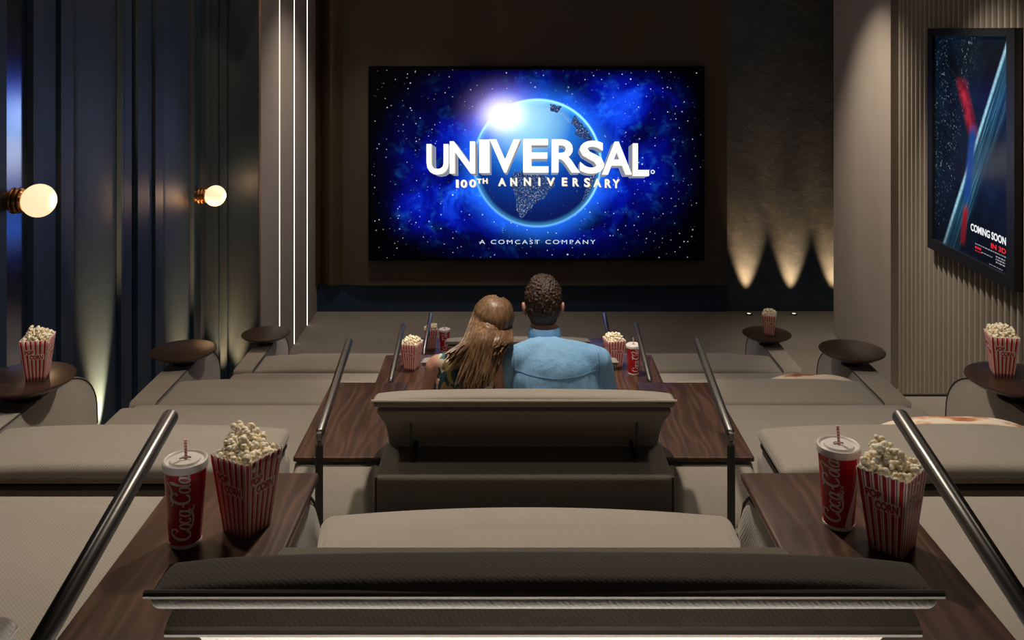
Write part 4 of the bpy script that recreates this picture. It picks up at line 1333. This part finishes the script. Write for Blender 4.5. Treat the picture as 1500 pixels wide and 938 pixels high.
# ---- man
MX, MY = 0.150, 3.93
man = empty('person', (MX, MY, Z2), 'person with short brown hair in a light blue shirt seated right, back to the camera', 'person', None)
def mw(px, py, d): q = at(px, py, d); return Vector((q.x - MX, q.y - MY, q.z - Z2))
hc = mw(795.5, 446, 4.04)
neck = mw(797, 481, 4.0)
shz = mw(800, 515, 3.95).z
tc = mw(813, 500, 3.95).x
bm = bmesh.new()
Mh = head_parts(bm, hc, (0.05, 0, 0), 0.98)
add_caps(bm, (neck.x, neck.y - 0.01, neck.z - 0.06), 0.060, (hc.x, hc.y - 0.02, hc.z - 0.04), 0.055)
add_ell(bm, (tc, -0.02, shz - 0.16), (0.155, 0.09, 0.23)); add_ell(bm, (tc, 0.05, 0.56), (0.15, 0.11, 0.12))
for s in (-1, 1):
    sh = Vector((tc + s * 0.168, -0.0, shz - 0.05)); el = Vector((tc + s * 0.24, 0.10, shz - 0.30)); wr = Vector((tc + s * 0.13, 0.33, 0.615))
    add_caps(bm, sh, 0.05, el, 0.042); add_caps(bm, el, 0.042, wr, 0.028)
    hand(bm, wr, (-s * 0.25, 1, -0.12), (0, 0, 1), -s)
    hp = Vector((tc + s * 0.09, 0.08, 0.52)); kn = Vector((tc + s * 0.12, 0.50, 0.49)); an = Vector((tc + s * 0.11, 0.80, 0.39))
    add_caps(bm, hp, 0.085, kn, 0.06); add_caps(bm, kn, 0.058, an, 0.04); add_caps(bm, an, 0.035, an + Vector((0, 0.05, 0.12)), 0.03)
add_ell(bm, (tc, 0, shz - 0.045), (0.16, 0.055, 0.045))
remesh('body', bm, skin, man, 0.0055, 5)
face_bits(Mh, man)
# shirt
bm = bmesh.new()
add_ell(bm, (tc, -0.03, shz - 0.13), (0.192, 0.118, 0.20)); add_ell(bm, (tc, 0.0, shz - 0.27), (0.178, 0.125, 0.20)); add_ell(bm, (tc, 0.03, 0.60), (0.175, 0.135, 0.13))
add_caps(bm, (tc - 0.150, -0.02, shz - 0.035), 0.060, (tc + 0.150, -0.02, shz - 0.035), 0.060)
for s in (-1, 1):
    add_caps(bm, (neck.x + s * 0.02, -0.02, shz + 0.012), 0.060, (tc + s * 0.150, -0.015, shz - 0.022), 0.064)
    add_caps(bm, (neck.x + s * 0.02, 0.02, shz + 0.002), 0.060, (tc + s * 0.150, 0.015, shz - 0.030), 0.060)
add_caps(bm, (neck.x, neck.y - 0.01, neck.z - 0.085), 0.085, (neck.x, neck.y, neck.z - 0.03), 0.060)
for s in (-1, 1):
    sh = Vector((tc + s * 0.170, -0.005, shz - 0.035)); el = Vector((tc + s * 0.243, 0.09, shz - 0.31)); wr = Vector((tc + s * 0.145, 0.29, 0.625))
    add_caps(bm, sh, 0.066, el, 0.056); add_caps(bm, el, 0.056, wr, 0.040)
def wr_disp(c, n):
    k = noise.noise(Vector((c.x * 9, c.y * 9, c.z * 13))) * 0.006 + noise.noise(Vector((c.x * 26, c.y * 22, c.z * 18 + 4))) * 0.0022
    fold = 0.004 * math.exp(-((c.x - tc) / 0.012) ** 2) * (1 if c.y < 0 else 0)
    return c + n * (k + fold)
sh_o = remesh('shirt', bm, shirt_m, man, 0.0065, 16, wr_disp)
# collar band
bm = bmesh.new()
seg = 40
cc = Vector((neck.x + 0.001, neck.y - 0.004, neck.z))
rows = []
for (r, z) in ((0.060, -0.04), (0.060, 0.0), (0.059, 0.010), (0.063, 0.012), (0.068, -0.004), (0.072, -0.030), (0.066, -0.04)):
    rows.append([bm.verts.new(cc + Vector((r * math.cos(2 * PI * i / seg), r * 0.98 * math.sin(2 * PI * i / seg), z - 0.03 * max(0, math.sin(2 * PI * i / seg)) ))) for i in range(seg)])
for j in range(len(rows) - 1):
    for i in range(seg): bm.faces.new((rows[j][i], rows[j][(i + 1) % seg], rows[j + 1][(i + 1) % seg], rows[j + 1][i]))
link('collar', bm, shirt_m, sh_o)
from mathutils.bvhtree import BVHTree
def snap_tube(name, o, pts, rad, m, parent):
    me = o.data
    bv = BVHTree.FromPolygons([v.co.copy() for v in me.vertices], [tuple(p.vertices) for p in me.polygons])
    out = []
    for p in pts:
        h = bv.ray_cast(Vector(p), Vector((0, 1, 0)))
        if h[0] is not None: out.append(h[0] + Vector((0, -0.0005, 0)))
    if len(out) > 2: tube(name, out, rad, m, parent, 6)
snap_tube('yoke_seam', sh_o, [(tc - 0.17 + 0.34 * i / 24, -0.5, shz - 0.045 - 0.012 * math.sin(PI * i / 24)) for i in range(25)], 0.0016, seam_m, sh_o)
snap_tube('sleeve_seam', sh_o, [(tc + 0.175 + 0.004 * math.sin(i / 3), -0.5, shz + 0.02 - 0.2 * i / 16) for i in range(17)], 0.0016, seam_m, sh_o)
snap_tube('sleeve_seam', sh_o, [(tc - 0.175, -0.5, shz + 0.02 - 0.2 * i / 16) for i in range(17)], 0.0016, seam_m, sh_o)
# trousers and shoes
bm = bmesh.new()
add_ell(bm, (tc, 0.06, 0.535), (0.175, 0.14, 0.12))
for s in (-1, 1):
    hp = Vector((tc + s * 0.09, 0.08, 0.52)); kn = Vector((tc + s * 0.12, 0.50, 0.49)); an = Vector((tc + s * 0.11, 0.79, 0.39))
    add_caps(bm, hp, 0.098, kn, 0.07); add_caps(bm, kn, 0.069, an, 0.052)
remesh('trousers', bm, pants_m, man, 0.009, 5)
for s in (-1, 1):
    bm = bmesh.new(); an = Vector((tc + s * 0.11, 0.83, 0.385))
    add_ell(bm, an + Vector((0, 0, 0.0)), (0.042, 0.04, 0.045)); add_caps(bm, an + Vector((0, 0.0, 0.02)), 0.042, an + Vector((0, 0.06, 0.16)), 0.034)
    remesh('shoe', bm, shoe_m, man, 0.008, 4)
# hair: cap over the skull with curls
bm = bmesh.new()
def he(p, rad):
    bmesh.ops.create_icosphere(bm, subdivisions=4, radius=1, matrix=Mh @ Matrix.Translation(Vector(p)) @ Matrix.Diagonal((*rad, 1)))
he((0, -0.012, 0.036), (0.0795, 0.096, 0.090)); he((0, -0.030, -0.005), (0.0745, 0.078, 0.080)); he((0, -0.036, -0.035), (0.062, 0.060, 0.065))
he((0, 0.0, 0.085), (0.062, 0.080, 0.045))
def hair_disp(c, n):
    l = Mh.inverted() @ c
    # no hair over the face: pull in below the hairline
    if l.y > 0.045 and l.z < 0.055: return c - n * 0.03
    amp = 0.0040 if l.z > -0.01 else 0.0012
    q = Vector((l.x * 85, l.y * 85, l.z * 70))
    k = abs(noise.noise(q)) * 2 - 0.5 + 0.5 * noise.noise(q * 2.1)
    return c + n * amp * k * 1.6
remesh('hair', bm, hair_m, man, 0.0032, 2, hair_disp)
for s in (-1, 1):
    bm = bmesh.new()
    m = Mh @ Matrix.Translation((s * 0.083, -0.006, -0.018)) @ Euler((0, s * 0.2, 0)).to_matrix().to_4x4() @ Matrix.Diagonal((0.010, 0.019, 0.030, 1))
    bmesh.ops.create_icosphere(bm, subdivisions=3, radius=1, matrix=m)
    link('ear', bm, skin, man)

# ---- woman
WX, WY = -0.19, 3.92
wom = empty('person', (WX, WY, Z2), 'person with long light brown hair and floral top leaning on the seated neighbour\'s shoulder', 'person', None)
def ww(px, py, d): q = at(px, py, d); return Vector((q.x - WX, q.y - WY, q.z - Z2))
hc = ww(719, 472, 4.03)
wtc = ww(683, 520, 3.95).x
wsh = ww(683, 523, 3.95).z
neck = ww(700, 505, 3.98)
bm = bmesh.new()
Mw = head_parts(bm, hc, (0.12, 0.30, 0.05), 0.93)
add_caps(bm, (neck.x - 0.02, neck.y, neck.z - 0.05), 0.05, (hc.x - 0.01, hc.y - 0.02, hc.z - 0.03), 0.047)
add_ell(bm, (wtc, -0.01, wsh - 0.13), (0.120, 0.075, 0.19)); add_ell(bm, (wtc, 0.05, 0.54), (0.15, 0.11, 0.12))
add_caps(bm, (wtc - 0.115, -0.01, wsh - 0.015), 0.04, (wtc + 0.115, -0.01, wsh - 0.02), 0.04)
for s in (-1, 1):
    sh = Vector((wtc + s * 0.128, -0.005, wsh - 0.03)); el = Vector((wtc + s * 0.170, 0.05, wsh - 0.26)); wr = Vector((wtc + s * 0.07, 0.27, 0.60))
    add_caps(bm, sh, 0.042, el, 0.036); add_caps(bm, el, 0.036, wr, 0.024)
    hand(bm, wr, (-s * 0.3, 1, -0.1), (0, 0, 1), -s)
    hp = Vector((wtc + s * 0.08, 0.08, 0.50)); kn = Vector((wtc + s * 0.075, 0.47, 0.48)); an = Vector((wtc + s * 0.06, 0.76, 0.385))
    add_caps(bm, hp, 0.078, kn, 0.054); add_caps(bm, kn, 0.052, an, 0.034); add_caps(bm, an, 0.03, an + Vector((0, 0.05, 0.12)), 0.024)
remesh('body', bm, skin, wom, 0.0055, 5)
face_bits(Mw, wom)
bm = bmesh.new()
add_ell(bm, (wtc - 0.004, -0.015, wsh - 0.12), (0.130, 0.088, 0.165)); add_ell(bm, (wtc, 0.0, wsh - 0.27), (0.128, 0.095, 0.15)); add_ell(bm, (wtc, 0.04, 0.56), (0.155, 0.12, 0.11))
add_caps(bm, (wtc - 0.085, -0.015, wsh - 0.01), 0.045, (wtc + 0.075, -0.015, wsh - 0.015), 0.045)
remesh('top', bm, floral_m, wom, 0.0065, 5, lambda c, n: c + n * noise.noise(Vector((c.x * 14, c.y * 14, c.z * 18))) * 0.004)
bm = bmesh.new()
add_ell(bm, (wtc, 0.06, 0.515), (0.155, 0.13, 0.11))
for s in (-1, 1):
    hp = Vector((wtc + s * 0.08, 0.08, 0.50)); kn = Vector((wtc + s * 0.075, 0.47, 0.48)); an = Vector((wtc + s * 0.06, 0.75, 0.385))
    add_caps(bm, hp, 0.088, kn, 0.062); add_caps(bm, kn, 0.061, an, 0.042)
remesh('trousers', bm, pants_m, wom, 0.009, 5)
for s in (-1, 1):
    bm = bmesh.new(); an = Vector((wtc + s * 0.06, 0.79, 0.375))
    add_ell(bm, an, (0.036, 0.034, 0.04)); add_caps(bm, an + Vector((0, 0.0, 0.02)), 0.036, an + Vector((0, 0.05, 0.14)), 0.028)
    remesh('shoe', bm, shoe_m, wom, 0.008, 4)
# long hair: a fall of locks from the crown over the back
bm = bmesh.new()
rnd = random.Random(11)
def hl(px, py, dy): return ww(px, py, 3.93 + dy) 
# skull cap underlay
sub = bmesh.new()
for (p, rad) in (((0, -0.012, 0.030), (0.080, 0.098, 0.092)), ((0, -0.035, -0.03), (0.076, 0.075, 0.085))):
    bmesh.ops.create_icosphere(sub, subdivisions=3, radius=1, matrix=Mw @ Matrix.Translation(p) @ Matrix.Diagonal((*rad, 1)))
add_caps(sub, hc + Vector((-0.004, -0.030, -0.01)), 0.070, hl(708, 506, 0.0), 0.056); add_caps(sub, hl(716, 486, 0.02), 0.060, hl(703, 530, -0.05), 0.052); add_caps(sub, hl(722, 500, 0.0), 0.05, hl(712, 545, -0.06), 0.045)
add_caps(sub, hl(690, 505, -0.03), 0.035, hl(676, 530, -0.07), 0.03)
def hdisp(c, n):
    l = Mw.inverted() @ c
    if l.y > 0.04 and l.z < 0.055 and l.z > -0.12: return c - n * 0.03
    return c + n * 0.003 * noise.noise(Vector((c.x * 110, c.y * 110, c.z * 8)))
hair_o = remesh('hair', sub, hair_w, wom, 0.005, 3, hdisp)
NL = 230
crown_pt = Mw @ Vector((0.0, -0.03, 0.118))
for i in range(NL):
    a = rnd.random()              # across the back, 0 left .. 1 right
    ang = R(180 + 180 * a)       # around the rear of the skull
    ex = math.cos(ang); ey = math.sin(ang)
    lay = rnd.uniform(1.05, 1.12)
    pts_ = []
    for q in (0.10, 0.4, 0.75, 1.0):
        th = q * PI / 2 * 1.05
        pts_.append(Mw @ Vector((ex * 0.080 * math.sin(th) * lay, -0.012 + ey * 0.098 * math.sin(th) * lay, 0.030 + 0.094 * math.cos(th) * lay)))
    # where the lock ends in the photograph
    endx = 654 + 80 * a + rnd.uniform(-7, 7)
    endy = 546 + 28 * math.sin(PI * min(1, a * 1.1)) + rnd.uniform(-14, 6)
    if a < 0.2: endy -= 26; endx -= 4
    if a > 0.9: endy -= 30
    e = hl(endx, endy, -0.115 + rnd.uniform(-0.012, 0.02))
    m1 = hl(680 + 68 * a + rnd.uniform(-3, 3), 498, -0.035 - 0.045 * math.sin(PI * a) + rnd.uniform(-0.01, 0.01))
    pts_.append(m1); mid = (m1 + e) / 2 + Vector((rnd.uniform(-0.008, 0.008), -0.006, 0)); pts_ += [mid, e]
    sp = spline([tuple(p_) for p_ in pts_], 4)
    n_ = len(sp)
    rad = [0.0035 + 0.0045 * math.sin(PI * min(1, (j / (n_ - 1)) * 1.15 + 0.08)) for j in range(n_)]
    rad[-1] = 0.0006; rad[-2] = min(rad[-2], 0.002)
    add_tube(bm, sp, [abs(x_) + 0.0004 for x_ in rad], 5, cap=False)
link('locks', bm, hair_w, hair_o)
